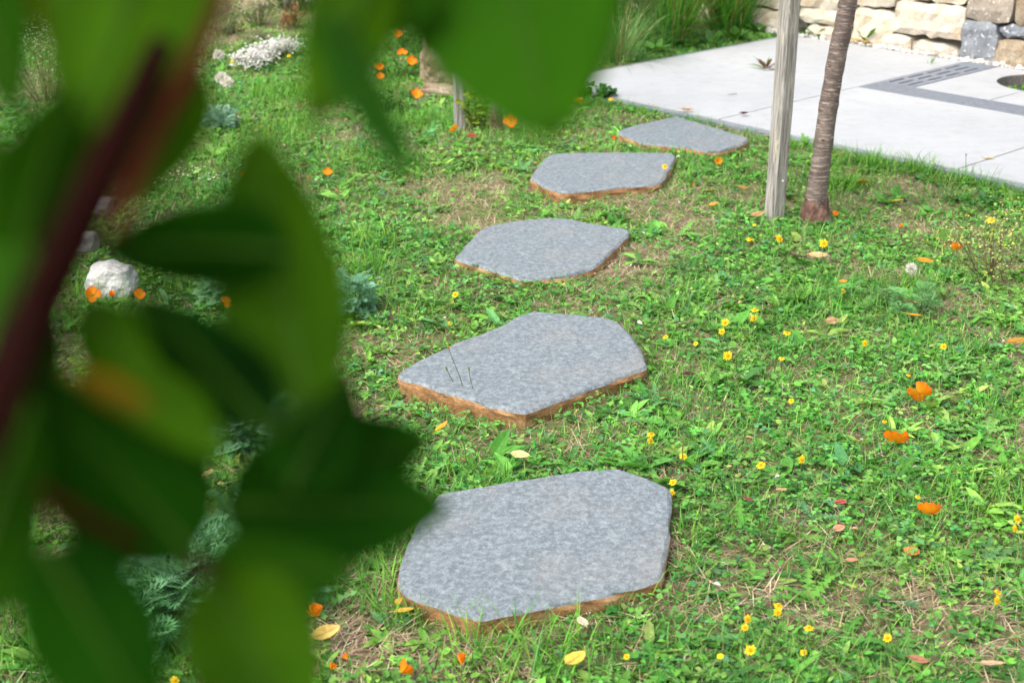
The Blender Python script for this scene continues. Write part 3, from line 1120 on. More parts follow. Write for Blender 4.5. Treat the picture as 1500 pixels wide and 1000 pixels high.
def tree_trunk(base, pts, rad, name, label, seed, crown=True):
    r = np.random.default_rng(seed)
    root = empty(name, label, 'tree', (base[0], base[1], 0))
    pts = np.array(pts, float); rad = np.array(rad, float)
    m_ = 110
    tt = np.linspace(0, 1, m_)
    s = np.concatenate([[0], np.cumsum(np.linalg.norm(np.diff(pts, axis=0), axis=1))]); s /= s[-1]
    P = np.stack([np.interp(tt, s, pts[:, i]) for i in range(3)], 1)
    for _ in range(6):
        P[1:-1] = .25 * P[:-2] + .5 * P[1:-1] + .25 * P[2:]
    R_ = np.interp(tt, s, rad)
    R_ = R_ * (1 + .025 * np.sin(tt * 95) * r.random(m_) + r.normal(0, .012, m_))
    for kk in (.14, .2, .26, .31, .38, .45):
        R_ *= 1 + .07 * np.exp(-((tt - kk) / .006) ** 2)
    mb = MB()
    tube(mb, P, R_, 18)
    V = mb.V[0]
    V += r.normal(0, .0007, V.shape)
    obj('trunk', mb.mesh('trunk', True), M['bark'], root)
    # old scaly bark at the foot
    mb = MB()
    zf = P[:, 2] < .10
    zq = P[zf][:, 2]
    tube(mb, P[zf], R_[zf] * (1.0 + .10 * np.clip(1 - zq / .10, 0, 1.3)), 26, cap=False)
    V = mb.V[0]
    V += r.normal(0, .0022, V.shape)
    V[-26:, 2] += r.normal(0, .012, 26)
    obj('scaly_foot', mb.mesh('scaly_foot'), M['flake'], root)
    # knots
    for zk, an in ((.33, -1.9), (.47, -1.0), (.6, -2.4), (.75, -1.3)):
        i = int(np.argmin(abs(P[:, 2] - zk)))
        c_ = P[i] + R_[i] * np.array([cos(an), sin(an), 0])
        mb = MB()
        T = IV * np.array([.35, .7, .6]) * .009 * (1 + r.normal(0, .15, (len(IV), 1)))
        mb.many(T, IF, (), frames(np.array([an]), np.zeros(1), np.zeros(1)), c_[None], np.ones((1, 3)))
        obj('knot', mb.mesh('knot'), M['flake'], root)
    if crown:
        top = P[-1]
        mb, ml = MB(), MB()
        for q in range(9):
            an = q * 2.4; el = r.uniform(.5, 1.1)
            L = r.uniform(.4, .8)
            st = P[int(m_ * r.uniform(.8, .99))]
            d = np.array([cos(an) * cos(el), sin(an) * cos(el), sin(el)])
            br_ = np.array([st + d * L * f + np.array([0, 0, .08 * f * f]) for f in np.linspace(0, 1, 6)])
            tube(mb, br_, np.linspace(.012, .003, 6), 6)
            n = 42
            f = r.uniform(.25, 1.0, n)
            c_ = np.stack([np.interp(f, np.linspace(0, 1, 6), br_[:, i]) for i in range(3)], 1) + r.normal(0, .05, (n, 3))
            leaves(ml, c_, r.uniform(0, 6.28, n), r.uniform(-.8, .3, n), r.normal(0, .5, n), r.uniform(.06, .1, n), r.uniform(.4, .5, n), r.uniform(.1, .4, n), r.uniform(.1, .4, n), palette(n))
        obj('branches', mb.mesh('branches'), M['bark'], root)
        kind(obj('crown', ml.mesh('crown'), M['herb'], root), 'stuff')
    return root


def plane_pt(x, y, Y):
    """Point of the sight line at distance Y along the view."""
    p0, p1 = pt(x, y, 0), np.array([0, 0, CAM_H])
    d = p0 - p1
    return p1 + d * (Y / d[1])


b0 = pt(1194, 322)
tr = [(1193, 330), (1195, 300), (1198, 270), (1205.5, 216), (1212.5, 162), (1219.5, 121), (1227.5, 73), (1236, 38), (1242.5, 0)]
tp = [plane_pt(x, y, b0[1]) - np.array([b0[0], b0[1], 0]) for x, y in tr]
ext = tp[-1] + (tp[-1] - tp[-4]) * 1.0 / np.linalg.norm(tp[-1] - tp[-4]) * .9
ext2 = ext + np.array([.05, .02, .6])
px_m = FPX / (np.linalg.norm(b0 - np.array([0, 0, CAM_H])))
rr = [21, 17, 14.2, 13.2, 12.8, 12.6, 12.5, 12.4, 12.3]
tree_trunk(b0, tp + [ext, ext2], [q / px_m for q in rr] + [.028, .018], 'cherry_tree', 'slender young cherry tree with ringed reddish bark beside the square stake', 5)

# second stake and trunk half hidden behind the foliage
stake(674, 188, .055, 2.0, (-.012, .0), radians(8), 'thin grey stake beside the tan boulder, lower end showing under a blurred leaf')
b1 = pt(727, 192)
tree_trunk(b1, [(0, 0, -.03), (.0, 0, .05), (.01, 0, .3), (.02, .02, .9), (.03, .03, 1.7)], [.036, .03, .027, .024, .016], 'young_tree', 'slim pale tree trunk behind the blurred leaf, beside the yellow-green shoot', 9)


# ------------------------------------------------------------------ boulders
def boulder(x, y, size, mat, label, seed, z=None, rz=0.0, box=.5, name='boulder', sub=4, rough=.10):
    r = np.random.default_rng(seed)
    bm = bmesh.new()
    bmesh.ops.create_icosphere(bm, subdivisions=sub, radius=1)
    off = r.random(3) * 30
    from mathutils import noise as mn
    for v_ in bm.verts:
        p = v_.co.copy()
        m_ = max(abs(p.x), abs(p.y), abs(p.z))
        p = p * (1 - box) + (p / m_) * box * .8
        q = Vector((p.x * 1.3 + off[0], p.y * 1.3 + off[1], p.z * 1.3 + off[2]))
        d = mn.fractal(q, .8, 2.0, 5) * rough * 1.6
        p = p * (1 + d)
        v_.co = Vector((p.x * size[0], p.y * size[1], p.z * size[2]))
    me = bpy.data.meshes.new(name); bm.to_mesh(me); bm.free()
    c_ = pt(x, y)
    o = obj(name, me, M[mat], None, (c_[0], c_[1], size[2] * .48 if z is None else z))
    o.rotation_euler = (0, 0, rz)
    return tag(o, label, 'rock')


boulder(668, 122, (.22, .17, .2), 'tan', 'rough tan boulder with a pale broken face, orange poppies along its side', 3, rz=.2, box=.75)
boulder(648, 138, (.14, .05, .04), 'tan', 'flat broken tan rock lying at the foot of the tan boulder', 4, rz=-.35, name='rock')
boulder(147, 312, (.06, .05, .05), 'white', 'round white rock seen between the red stem and the leaves, uppermost of three', 6, name='rock', sub=3)
boulder(124, 366, (.06, .05, .05), 'white', 'round white rock partly behind the dark stem, middle of three', 8, name='rock', sub=3)
boulder(166, 428, (.088, .075, .075), 'white', 'largest white rock, low and rounded, with orange poppies in front', 10, name='rock', sub=4)
boulder(438, 5, (.14, .1, .09), 'white', 'pale rock in the dry planting beyond the white flowers', 12, name='rock', sub=3)
boulder(375, 14, (.12, .09, .07), 'tan', 'brownish rock among the dry rockery plants', 14, name='rock', sub=3)


# ------------------------------------------------------------------ ornamental grasses behind the patio edge
def grass_clump(x, y, label, n, L, spread, lean, bend, pal, seed, w_=(.005, .010), group='ornamental grass clumps beside the patio'):
    r = np.random.default_rng(seed)
    c_ = pt(x, y)
    root = empty('ornamental_grass', label, 'grass clump', (c_[0], c_[1], 0), group)
    for nm, frac, mat in (('green_blades', .88, M['blade']), ('straw_blades', .12, M['dry'])):
        k = int(n * frac)
        a, q = r.uniform(0, 6.28, k), np.sqrt(r.random(k)) * spread
        P = np.stack([np.cos(a) * q, np.sin(a) * q, np.zeros(k)], 1)
        hd = a + r.normal(0, .7, k)
        le = np.abs(r.normal(0, 1, k)) * lean * (.4 + q / spread)
        if nm == 'green_blades':
            colr = np.array(pal)[r.integers(0, len(pal), k)] * r.uniform(.75, 1.25, (k, 1))
        else:
            colr = np.array([(.38, .26, .11), (.45, .34, .16), (.3, .17, .07)])[r.integers(0, 3, k)] * r.uniform(.8, 1.2, (k, 1))
        mb = MB()
        blades(mb, P, hd, r.uniform(L[0], L[1], k), r.uniform(*w_, k), le, r.uniform(bend[0], bend[1], k), colr, 6)
        o = kind(obj(nm, mb.mesh(nm), mat, root), 'stuff')
    return root


GP = [(.05, .22, .02), (.09, .29, .03), (.14, .33, .05), (.03, .15, .02)]
GB = [(.09, .25, .07), (.14, .3, .11), (.08, .2, .06), (.2, .34, .12)]
grass_clump(975, 66, 'upright green ornamental grass with straw blades, middle clump by the patio', 520, (.45, .85), .14, .36, (.1, .8), GP, 1)
grass_clump(1068, 46, 'upright dark green ornamental grass nearest the stone wall', 460, (.4, .8), .13, .34, (.1, .8), GP, 2)
grass_clump(900, 92, 'low arching blue-green grass spilling over the patio corner', 420, (.3, .6), .12, .7, (.4, 1.3), GB, 3, (.003, .0055))
grass_clump(870, 48, 'tall loose grass clump behind the arching one, under the big blurred leaf', 300, (.4, .7), .12, .4, (.2, .8), GB, 4)
grass_clump(1010, 30, 'grass clump farthest back, tips behind the middle clump', 300, (.5, .8), .14, .35, (.1, .6), GP, 5)


# ------------------------------------------------------------------ small plants
def small_plant(name, label, cat, x, y, L, n, col, elev=(.2, .8), wid=.4, toothed_=False, group=None, flowers=None, z=0.0, mat='herb', droop=(.05, .4), rad=.01):
    c_ = pt(x, y, z)
    root = empty(name, label, cat, (c_[0], c_[1], z), group)
    cc = np.array(col)[RNG.integers(0, len(col), n)] * U(.8, 1.2, (n, 1))
    a = np.arange(n) * 2.4 + U(0, 6.28)
    for i in range(n):                                 # every leaf of a rosette is a part of its own
        mb = MB()
        P = np.array([[cos(a[i]) * rad, sin(a[i]) * rad, .004]])
        ln = U(L[0], L[1])
        if toothed_:
            T = TV[None] * ln
            mb.many(T, TF3, TF4, frames(a[i:i + 1], U(*elev, 1), RNG.normal(0, .2, 1)), P, cc[i:i + 1])
        else:
            leaves(mb, P, a[i:i + 1], U(*elev, 1), RNG.normal(0, .2, 1), np.array([ln]), np.array([wid]) * U(.8, 1.2), U(.1, .4, 1), U(*droop, 1), cc[i:i + 1])
        obj('leaf', mb.mesh('leaf'), M[mat], root)
    return root


G1 = [(.07, .2, .025), (.1, .25, .035), (.05, .15, .02)]
DG = [(.03, .09, .02), (.05, .12, .025), (.04, .08, .03)]
small_plant('weed_rosette', 'bright green leafy weed with a yellow leaf at the wall foot by the trunk', 'weed', 1270, 63, (.10, .17), 15, G1 + [(.5, .3, .03)], (.3, 1.1), .3, z=PZ)
small_plant('weed_rosette', 'darker flat weed at the wall foot between stake and trunk', 'weed', 1196, 52, (.09, .15), 11, DG + G1, (.2, .8), .3, z=PZ)
wd = small_plant('weed_rosette', 'small reddish weed growing in the joint of the pale patio', 'weed', 1122, 102, (.06, .12), 13, [(.14, .07, .06), (.1, .2, .03), (.16, .08, .05)], (.3, 1.2), .22, z=PZ)
small_plant('weed_rosette', 'tiny green sprig in a patio joint beside the drain', 'weed', 1363, 96, (.03, .06), 5, G1, (.7, 1.4), .15, z=PZ)
for i, (x, y, l_) in enumerate([(1010, 74, 'broad green leaves at the patio edge below the middle grass clump'), (1040, 68, 'broad leaved plant at the patio edge between the two upright grasses'),
                                (1078, 61, 'pale broad leaved plant at the patio edge below the grass nearest the wall'), (1112, 54, 'leafy green plant where patio edge meets the wall'),
                                (960, 84, 'low leafy weed at the patio edge beside the arching grass')]):
    small_plant('edge_plant', l_, 'plant', x, y - 3, (.07, .13), 14, G1 + [(.1, .22, .06)], (.2, 1.0), .5)


# feathery silver plants
def frond():
    V, F3 = [], []

    def lobe(p, d, L, w__):
        d = np.array(d) / np.linalg.norm(d)
        s_2 = np.array([-d[1], d[0], 0])
        k0 = len(V)
        p = np.array(p)
        V.extend([p, p + d * L * .55 + s_2 * w__, p + d * L + np.array([0, 0, .02]), p + d * L * .55 - s_2 * w__])
        F3.extend([(k0, k0 + 2, k0 + 1), (k0, k0 + 3, k0 + 2)])
    lobe((0, 0, 0), (1, 0, 0), .75, .01)
    for t_, L in ((.28, .3), (.42, .36), (.56, .34), (.68, .28)):
        for s in (-1, 1):
            lobe((t_, 0, 0), (.8, s * .9, 0), L, .02)
            q = np.array([.8, s * .9, 0]) / 1.2
            lobe(np.array([t_, 0, 0]) + q * L * .5, (1, s * .1, 0), L * .5, .026)
            lobe(np.array([t_, 0, 0]) + q * L * .45, (.2, s, 0), L * .45, .026)
    lobe((.7, 0, 0), (1, .35, 0), .3, .026); lobe((.7, 0, 0), (1, -.35, 0), .3, .026); lobe((.7, 0, 0), (1, 0, 0), .32, .02)
    return np.array(V, float), F3


FV, FF3 = frond()


def silver_plant(x, y, label, rad, h, n, pal, seed, fl=(.05, .09), group='feathery silver plants in the lawn', name='silver_plant'):
    r = np.random.default_rng(seed)
    c_ = pt(x, y)
    root = empty(name, label, 'plant', (c_[0], c_[1], 0), group)
    mb, ms = MB(), MB()
    ns = max(6, n // 14)
    for s in range(ns):
        a, q = r.uniform(0, 6.28), math.sqrt(r.random()) * rad
        tip = np.array([cos(a) * q, sin(a) * q, h * (1.05 - .55 * (q / rad) ** 2) * r.uniform(.75, 1.1)])
        foot = np.array([cos(a) * q * .45, sin(a) * q * .45, 0])
        pp = [foot + (tip - foot) * f for f in np.linspace(0, 1, 4)]
        tube(ms, pp, [.0022, .002, .0016, .001], 5, (.1, .13, .06))
        k = max(6, int(n * 1.5) // ns)
        f = r.uniform(.2, 1.0, k)
        P = foot + (tip - foot) * f[:, None]
        hd = np.arange(k) * 2.4 + r.uniform(0, 6)
        el = .1 + 1.0 * f ** 2 * r.uniform(.5, 1.1, k)
        L = r.uniform(*fl, k)
        colr = np.array(pal)[r.integers(0, len(pal), k)] * r.uniform(.8, 1.2, (k, 1))
        T = np.repeat(FV[None], k, 0) * L[:, None, None]
        T[:, :, 2] += (-(T[:, :, 0] / L[:, None]) ** 2 * .25 + np.abs(T[:, :, 1] / L[:, None]) * .35) * L[:, None]
        mb.many(T, FF3, (), frames(hd, el, r.normal(0, .3, k)), P, colr)
    kind(obj('stems', ms.mesh('stems'), M['herb'], root), 'stuff')
    kind(obj('foliage', mb.mesh('foliage'), M['silver'], root), 'stuff')
    return root


SP = [(.10, .27, .10), (.14, .31, .15), (.07, .20, .06), (.18, .34, .2)]
silver_plant(265, 915, 'largest feathery silver-green plant, at the lower edge between blurred leaves', .17, .14, 420, SP, 1, fl=(.07, .12))
silver_plant(385, 880, 'feathery silver plant beside the big one, part covered by a blurred leaf', .11, .11, 200, SP, 2, fl=(.06, .11))
silver_plant(370, 805, 'feathery silver plant just above its two larger neighbours', .10, .09, 200, SP, 3)
silver_plant(375, 640, 'feathery silver plant seen through the gap between the dark blurred leaves', .12, .10, 240, SP, 4)
silver_plant(322, 190, 'grey-blue feathery tuft in the grass below the white flowers', .09, .08, 110, [(.17, .32, .2), (.24, .4, .3)], 5)
silver_plant(520, 462, 'blue-grey feathery tuft at the edge of the blurred leaf, beside the third stone', .06, .11, 80, [(.11, .27, .13), (.15, .32, .2)], 6)
silver_plant(1350, 452, 'grey-green feathery plant in the open lawn by the white clover head', .17, .075, 110, [(.10, .27, .07), (.15, .33, .12)], 7, fl=(.035, .06))
silver_plant(1230, 450, 'low feathery plant between the trunk and the white clover head', .14, .04, 70, [(.10, .28, .06), (.13, .32, .09)], 8, fl=(.03, .055))
silver_plant(335, 445, 'feathery tuft in the small gap between the blurred leaves, by an orange poppy', .1, .12, 180, [(.17, .36, .15), (.22, .42, .21)], 9)


# bushy plants built of small leaves
def bush(name, label, x, y, rad, h, n, leafL, pal, seed, flower=None, nfl=0, wid=.4, z=0.0, mat='herb', flsize=(.003, .006), cat='bush', group=None, fsp=.16):
    r = np.random.default_rng(seed)
    c_ = pt(x, y, z)
    root = empty(name, label, cat, (c_[0], c_[1], z), group)
    ms, ml, mf = MB(), MB(), MB()
    ns = max(7, n // 30)
    tips = []
    for s in range(ns):
        a, q = r.uniform(0, 6.28), math.sqrt(r.random())
        tip = np.array([cos(a) * q * rad, sin(a) * q * rad, h * (1.08 - .5 * q * q) * r.uniform(.65, 1.1)])
        foot = np.array([cos(a) * q * rad * .3, sin(a) * q * rad * .3, 0])
        mid = (foot + tip) / 2 + r.normal(0, .012, 3)
        tube(ms, [foot, mid, tip], [.0022, .0018, .001], 5, (.16, .12, .06))
        k = max(3, n // ns)
        f = r.uniform(.15, 1.0, k)
        P = np.where(f[:, None] < .5, foot + (mid - foot) * f[:, None] * 2, mid + (tip - mid) * (f[:, None] * 2 - 1))
        P = P + r.normal(0, rad * .05, (k, 3))
        P[:, 2] = np.maximum(P[:, 2], .004)
        colr = np.array(pal)[r.integers(0, len(pal), k)] * r.uniform(.75, 1.25, (k, 1))
        leaves(ml, P, r.uniform(0, 6.28, k), r.uniform(-.3, 1.0, k), r.normal(0, .4, k), r.uniform(*leafL, k), r.uniform(.7, 1.2, k) * wid, r.uniform(.1, .4, k), r.uniform(0, .3, k), colr)
        tips.append(tip)
    kind(obj('stems', ms.mesh('stems'), M['herb'], root), 'stuff')
    kind(obj('foliage', ml.mesh('foliage'), M[mat], root), 'stuff')
    if nfl:
        T_ = np.array(tips)[r.integers(0, ns, nfl)]
        P = T_ + r.normal(0, 1, (nfl, 3)) * np.array([rad * fsp, rad * fsp, h * fsp * .7])
        P[:, 2] = np.maximum(P[:, 2], .01)
        colr = np.array(flower)[r.integers(0, len(flower), nfl)] * r.uniform(.85, 1.12, (nfl, 1))
        sz = r.uniform(*flsize, nfl)
        T = np.repeat((IV * np.array([1, 1, .55]))[None], nfl, 0) * sz[:, None, None] * (1 + r.normal(0, .2, (nfl, len(IV), 1)))
        mf.many(T, IF, (), frames(r.uniform(0, 6, nfl), r.uniform(-.5, .5, nfl), np.zeros(nfl)), P, np.clip(colr, 0, .85))
        kind(obj('blossoms', mf.mesh('blossoms'), M['petal'], root), 'stuff')
    return root


CREAM = [(.62, .62, .38), (.7, .7, .5), (.5, .52, .25)]
bush('flowering_bush', 'dry bush with tiny cream flowers seen through the upper gap in the leaves', 75, 152, .24, .42, 900, (.012, .025), [(.12, .2, .06), (.2, .22, .09), (.16, .13, .07)], 21, CREAM, 700)
bush('flowering_bush', 'grey-green bush with pale cream flower heads in the dry rockery', 380, 38, .16, .24, 700, (.012, .025), [(.14, .2, .09), (.2, .24, .12)], 22, CREAM, 420)
bush('red_leaved_plant', 'low plant with reddish stems and leaves in the dry rockery', 428, 42, .14, .18, 350, (.02, .045), [(.28, .08, .05), (.3, .14, .06), (.12, .18, .05), (.22, .07, .05)], 23, wid=.3, cat='plant')
bush('red_leaved_plant', 'dark red leafed plant at the side of the cream flowering rockery bush', 348, 52, .09, .1, 150, (.015, .03), [(.12, .04, .03), (.2, .08, .05), (.1, .16, .04)], 24, wid=.4, cat='plant')
bush('grey_herb', 'grey-green herb in front of the dry rockery plants', 395, 64, .2, .10, 500, (.012, .03), [(.13, .19, .1), (.17, .22, .12)], 25, wid=.25, cat='plant')
bush('grey_herb', 'leafy grey-green herb beside the reddish stem of the blurred branch', 325, 55, .2, .16, 450, (.015, .03), [(.09, .15, .06), (.13, .17, .09)], 26, wid=.3, cat='plant')
for i, (x, y, l_) in enumerate([(368, 100, 'white flower cushion, lowest end of the white band'), (392, 92, 'white flower cushion in the middle of the white band'), (415, 84, 'white flower cushion at the upper end of the white band, by the yellow flower')]):
    bush('white_flower_cushion', l_, x, y, .095, .09, 160, (.01, .02), G1, 30 + i, [(.72, .72, .69), (.78, .78, .77)], 420, flsize=(.005, .009), fsp=.33, cat='flowers', group='white flower cushions')
bush('yellow_green_shoot', 'yellow-green leafy shoot between the thin grey stake and the slim trunk', 697, 190, .085, .3, 150, (.03, .05), [(.3, .36, .04), (.22, .32, .04), (.12, .22, .03)], 40, wid=.6, cat='plant')
bush('dark_leafy_plant', 'dark green leafy plant at the patio corner behind the orange poppy', 868, 147, .14, .10, 240, (.03, .05), [(.03, .12, .015), (.045, .15, .02)], 41, wid=.55, cat='plant')
bush('yellow_flowered_weed', 'fine twiggy weed dotted with tiny yellow flowers at the edge of the open lawn', 1450, 400, .22, .2, 520, (.01, .025), [(.14, .22, .07), (.2, .26, .09), (.12, .2, .06)], 42, [(.7, .62, .08), (.6, .6, .2), (.66, .66, .4)], 260, wid=.2, flsize=(.002, .0045), cat='weed')
bush('yellow_flowered_weed', 'smaller twiggy weed with pale yellow dots beside the white rocks', 235, 285, .2, .12, 350, (.01, .022), G1, 43, CREAM, 160, wid=.35, flsize=(.003, .006), cat='weed')
bush('pond_plant', 'green plants inside the round opening in the patio', 1500, 140, .17, .14, 700, (.02, .045), G1, 44, wid=.5, z=-.08, cat='plant').location = (*xy(pc[0] - .06, pc[1] - .05), -.10)
for i, (x, y, rd, h) in enumerate([(588, 75, .26, .22), (575, 115, .2, .16), (560, 160, .2, .10)]):
    bush('poppy_foliage', ['tall leafy green growth among the orange poppies at the boulder', 'mid height green growth below the boulder poppies', 'low green growth in front of the boulder poppies'][i], x, y, rd, h, 420, (.02, .045), [(.06, .19, .025), (.09, .23, .035), (.04, .14, .02)], 50 + i, wid=.3, cat='plant')
# shrubs at the back of the garden
BK = [(-3.4, 9.9), (-2.6, 10.6), (-1.6, 10.9), (-.7, 10.6), (.1, 10.2), (.75, 9.6)]
for i, (x, y) in enumerate(BK):
    o = bush('garden_shrub', ['dense green shrub at the far end, first from the rockery side', 'green shrub at the far end, second from the rockery side', 'green shrub at the far end behind the white cushions', 'green shrub at the far end behind the boulder poppies', 'green shrub at the far end behind the big blurred leaf', 'green shrub at the far end behind the ornamental grasses'][i],
             750, 400, .5, .7, 1500, (.03, .06), [(.07, .16, .03), (.1, .2, .04), (.14, .18, .06)], 60 + i, wid=.45, group='shrubs at the far end of the garden', cat='shrub')
    o.location = (x, y, 0)


# ------------------------------------------------------------------ flowers
def petal_mesh(L, W_, cup, col0, col1, seed, n_u=6, n_v=6):
    r = np.random.default_rng(seed)
    V, C_, F4 = [], [], []
    for i in range(n_u + 1):
        u_ = i / n_u
        half = W_ * (.18 + .82 * math.sin(min(1, u_ * 1.15) * pi / 2) ** .8) * .5
        for j in range(n_v + 1):
            v_ = j / n_v * 2 - 1
            x = L * u_ * (1 - .26 * v_ * v_ * u_)
            z = cup * L * u_ * u_ + .10 * L * v_ * v_ * u_ + r.normal(0, .012) * L * u_ + .09 * L * sin(v_ * 6) * u_ ** 3
            V.append((x, half * v_, z))
            C_.append(np.array(col0) * (1 - u_) + np.array(col1) * u_)
    for i in range(n_u):
        for j in range(n_v):
            k = i * (n_v + 1) + j
            F4.append((k, k + n_v + 1, k + n_v + 2, k + 1))
    return mesh_np('petal', V, None, F4, C_, True)


OR0, OR1 = (.82, .36, .01), (.80, .165, .006)
YO0, YO1 = (.75, .26, .005), (.82, .36, .012)
PET = {'open': petal_mesh(.034, .036, .25, OR0, OR1, 1), 'cup': petal_mesh(.030, .030, .10, OR0, OR1, 2), 'bud': petal_mesh(.028, .018, .05, OR0, OR1, 3), 'yopen': petal_mesh(.030, .034, .3, YO0, YO1, 4)}
for m_ in PET.values():
    m_.materials.append(M['petal'])
mb = MB(); tube(mb, [(0, 0, 0), (0, 0, .004), (0, 0, .010)], [.0022, .0035, .001], 7, (.7, .35, .02))
CENTRE = mb.mesh('flower_centre'); CENTRE.materials.append(M['petal'])


def stem_mesh(h, bend, r0=.0012, col=(.12, .2, .07)):
    mb = MB()
    pp = [(bend * f * f, 0, h * f) for f in np.linspace(0, 1, 5)]
    tube(mb, pp, [r0, r0, r0 * .95, r0 * .9, r0 * .85], 5, col)
    me = mb.mesh('stem'); me.materials.append(M['herb'])
    return me


def poppy(x, y, form, label, h=.07, size=1.0, face=None, tilt=.3):
    """FACE: heading the flower looks to."""
    p = pt(x, y, h + .006)
    root = empty('orange_poppy', label, 'flower', (p[0], p[1], float(ground_z(p[0], p[1]))), 'orange poppies in the lawn')
    sm_ = stem_mesh(h, 0.0)
    obj('stem', sm_, None, root)
    pet = PET[form]
    face = U(0, 6.28) if face is None else face
    # flower axis
    ax = Vector((cos(face) * sin(tilt), sin(face) * sin(tilt), cos(tilt)))
    Q = ax.to_track_quat('Z', 'Y').to_matrix().to_4x4()
    el = {'open': -.18, 'cup': -1.0, 'bud': -1.32, 'yopen': -.45}[form]
    z0 = h - .002
    for q in range(4):
        o = obj('petal', pet, None, root)
        o.matrix_local = Matrix.Translation((0, 0, z0)) @ Q @ Matrix.Rotation(q * pi / 2 + RNG.normal(0, .12), 4, 'Z') @ Matrix.Rotation(el + RNG.normal(0, .24), 4, 'Y') @ Matrix.Scale(size * U(.92, 1.06), 4)
    o = obj('flower_centre', CENTRE, None, root)
    o.matrix_local = Matrix.Translation((0, 0, z0)) @ Q @ Matrix.Scale(size, 4)
    return root


poppy(1348, 570, 'open', 'open orange poppy, farthest of the three in a slanting row in the open lawn', .07, 1.0, 1.2, 1.1)
poppy(1312, 639, 'open', 'open orange poppy, middle of the three in a slanting row in the open lawn', .07, 1.0, 1.0, 1.1)
poppy(1363, 742, 'open', 'open orange poppy, nearest of the three in a slanting row in the open lawn', .06, .85, 1.2, 1.1)
poppy(587, 974, 'cup', 'half closed orange poppy at the bottom below the near stone, larger of two', .035, .85, .6, 1.2)
poppy(676, 962, 'bud', 'narrow closed orange poppy bud below the near stone', .05, .8, 1.6, .4)
poppy(460, 893, 'cup', 'orange poppy shaped like a cone beside the blurred leaf tip, above a yellow leaf', .07, .9, 0, .1)
poppy(666, 187, 'yopen', 'yellow-orange poppy at the foot of the thin grey stake', .06, 1.0, 2.6, .9)
poppy(748, 172, 'open', 'round orange poppy beside the tip of the big blurred leaf', .12, 1.0, -1.5, 1.0)
poppy(610, 131, 'open', 'orange poppy at the foot of the tan boulder', .10, 1.0, -1.5, .7)
poppy(603, 82, 'open', 'orange poppy touching the side of the tan boulder', .22, .9, -1.6, 1.0)
poppy(589, 71, 'open', 'orange poppy just above the one touching the boulder', .24, .9, -1.5, .6)
poppy(582, 46, 'open', 'orange poppy high in the poppy group, standing apart beside the blurred leaf', .26, .9, -1.6, .9)
poppy(555, 89, 'open', 'upper of two small orange poppies one above the other below the poppy group', .18, .75, -1.5, 1.2)
poppy(556, 105, 'open', 'lower of two small orange poppies one above the other below the poppy group', .16, .7, -1.5, 1.0)
poppy(562, 37, 'open', 'orange poppy of the topmost pair, the one nearer the boulder', .27, .75, -1.3, .8)
poppy(553, 41, 'open', 'orange poppy of the topmost pair, the one against the blurred leaf', .26, .75, -1.8, .9)
poppy(558, 27, 'yopen', 'yellowish orange poppy at the very top of the poppy group', .29, .7, -1.5, .6)
poppy(551, 58, 'bud', 'small orange bud under the topmost pair of poppies', .23, .8, -1.5, .4)
poppy(846, 145, 'yopen', 'wide open orange poppy with yellow rim in front of the patio corner', .09, 1.15, -1.6, .15)
poppy(830, 146, 'open', 'blurred small orange poppy close behind the leaf, next to the wide open one', .09, .7, -1.6, .8)
poppy(898, 201, 'cup', 'small orange poppy at the tip of the farthest stepping stone', .05, .6, -1.2, .9)
poppy(360, 250, 'open', 'small orange poppy above the pointed blurred leaf, nearest its tip', .06, .7, -1.5, .9)
poppy(412, 248, 'bud', 'tiny orange poppy bud right past the pointed blurred leaf tip', .05, .6, -1.5, .8)
poppy(480, 244, 'open', 'small orange poppy in the thin grass, last of the line past the leaf tip', .05, .65, -1.5, .6)
poppy(453, 254, 'bud', 'tiny orange bud between two small poppies in the thin grass', .04, .55, -1.5, .9)
poppy(134, 418, 'open', 'orange poppy in front of the largest white rock, nearest the dark stem', .12, .8, -1.5, .9)
poppy(163, 421, 'cup', 'orange poppy in front of the middle of the largest white rock', .11, .6, -1.5, .2)
poppy(203, 420, 'open', 'orange poppy at the far side of the largest white rock', .11, .6, -1.2, .9)
poppy(331, 433, 'open', 'orange poppy above the feathery tuft in the small leaf gap', .14, .6, -1.2, .5)
poppy(1052, 238, 'yopen', 'small yellow-orange poppy on the grass just below the farthest stone', .03, .75, -1.2, .9)
poppy(1014, 267, 'bud', 'tiny orange bud between the fourth stone and the stake', .03, .6, -1.2, .9)
poppy(1223, 306, 'cup', 'orange poppy bud close beside the foot of the cherry trunk', .09, .62, .4, .5)
poppy(1318, 323, 'bud', 'small orange bud in the dry patch past the trunk', .05, .6, .4, .9)
poppy(1402, 351, 'open', 'faded orange-brown poppy by the twiggy yellow weed', .09, .7, 1.2, 1.2)
poppy(292, 912, 'bud', 'small orange bud in the largest silver plant', .16, .6, .4, .9)
poppy(483, 968, 'bud', 'small red-orange bud on the grass, lower of two near the bottom', .03, .5, .4, 1.0)
poppy(509, 955, 'bud', 'small red-orange bud on the grass, upper of two near the bottom', .03, .5, 2.4, 1.0)

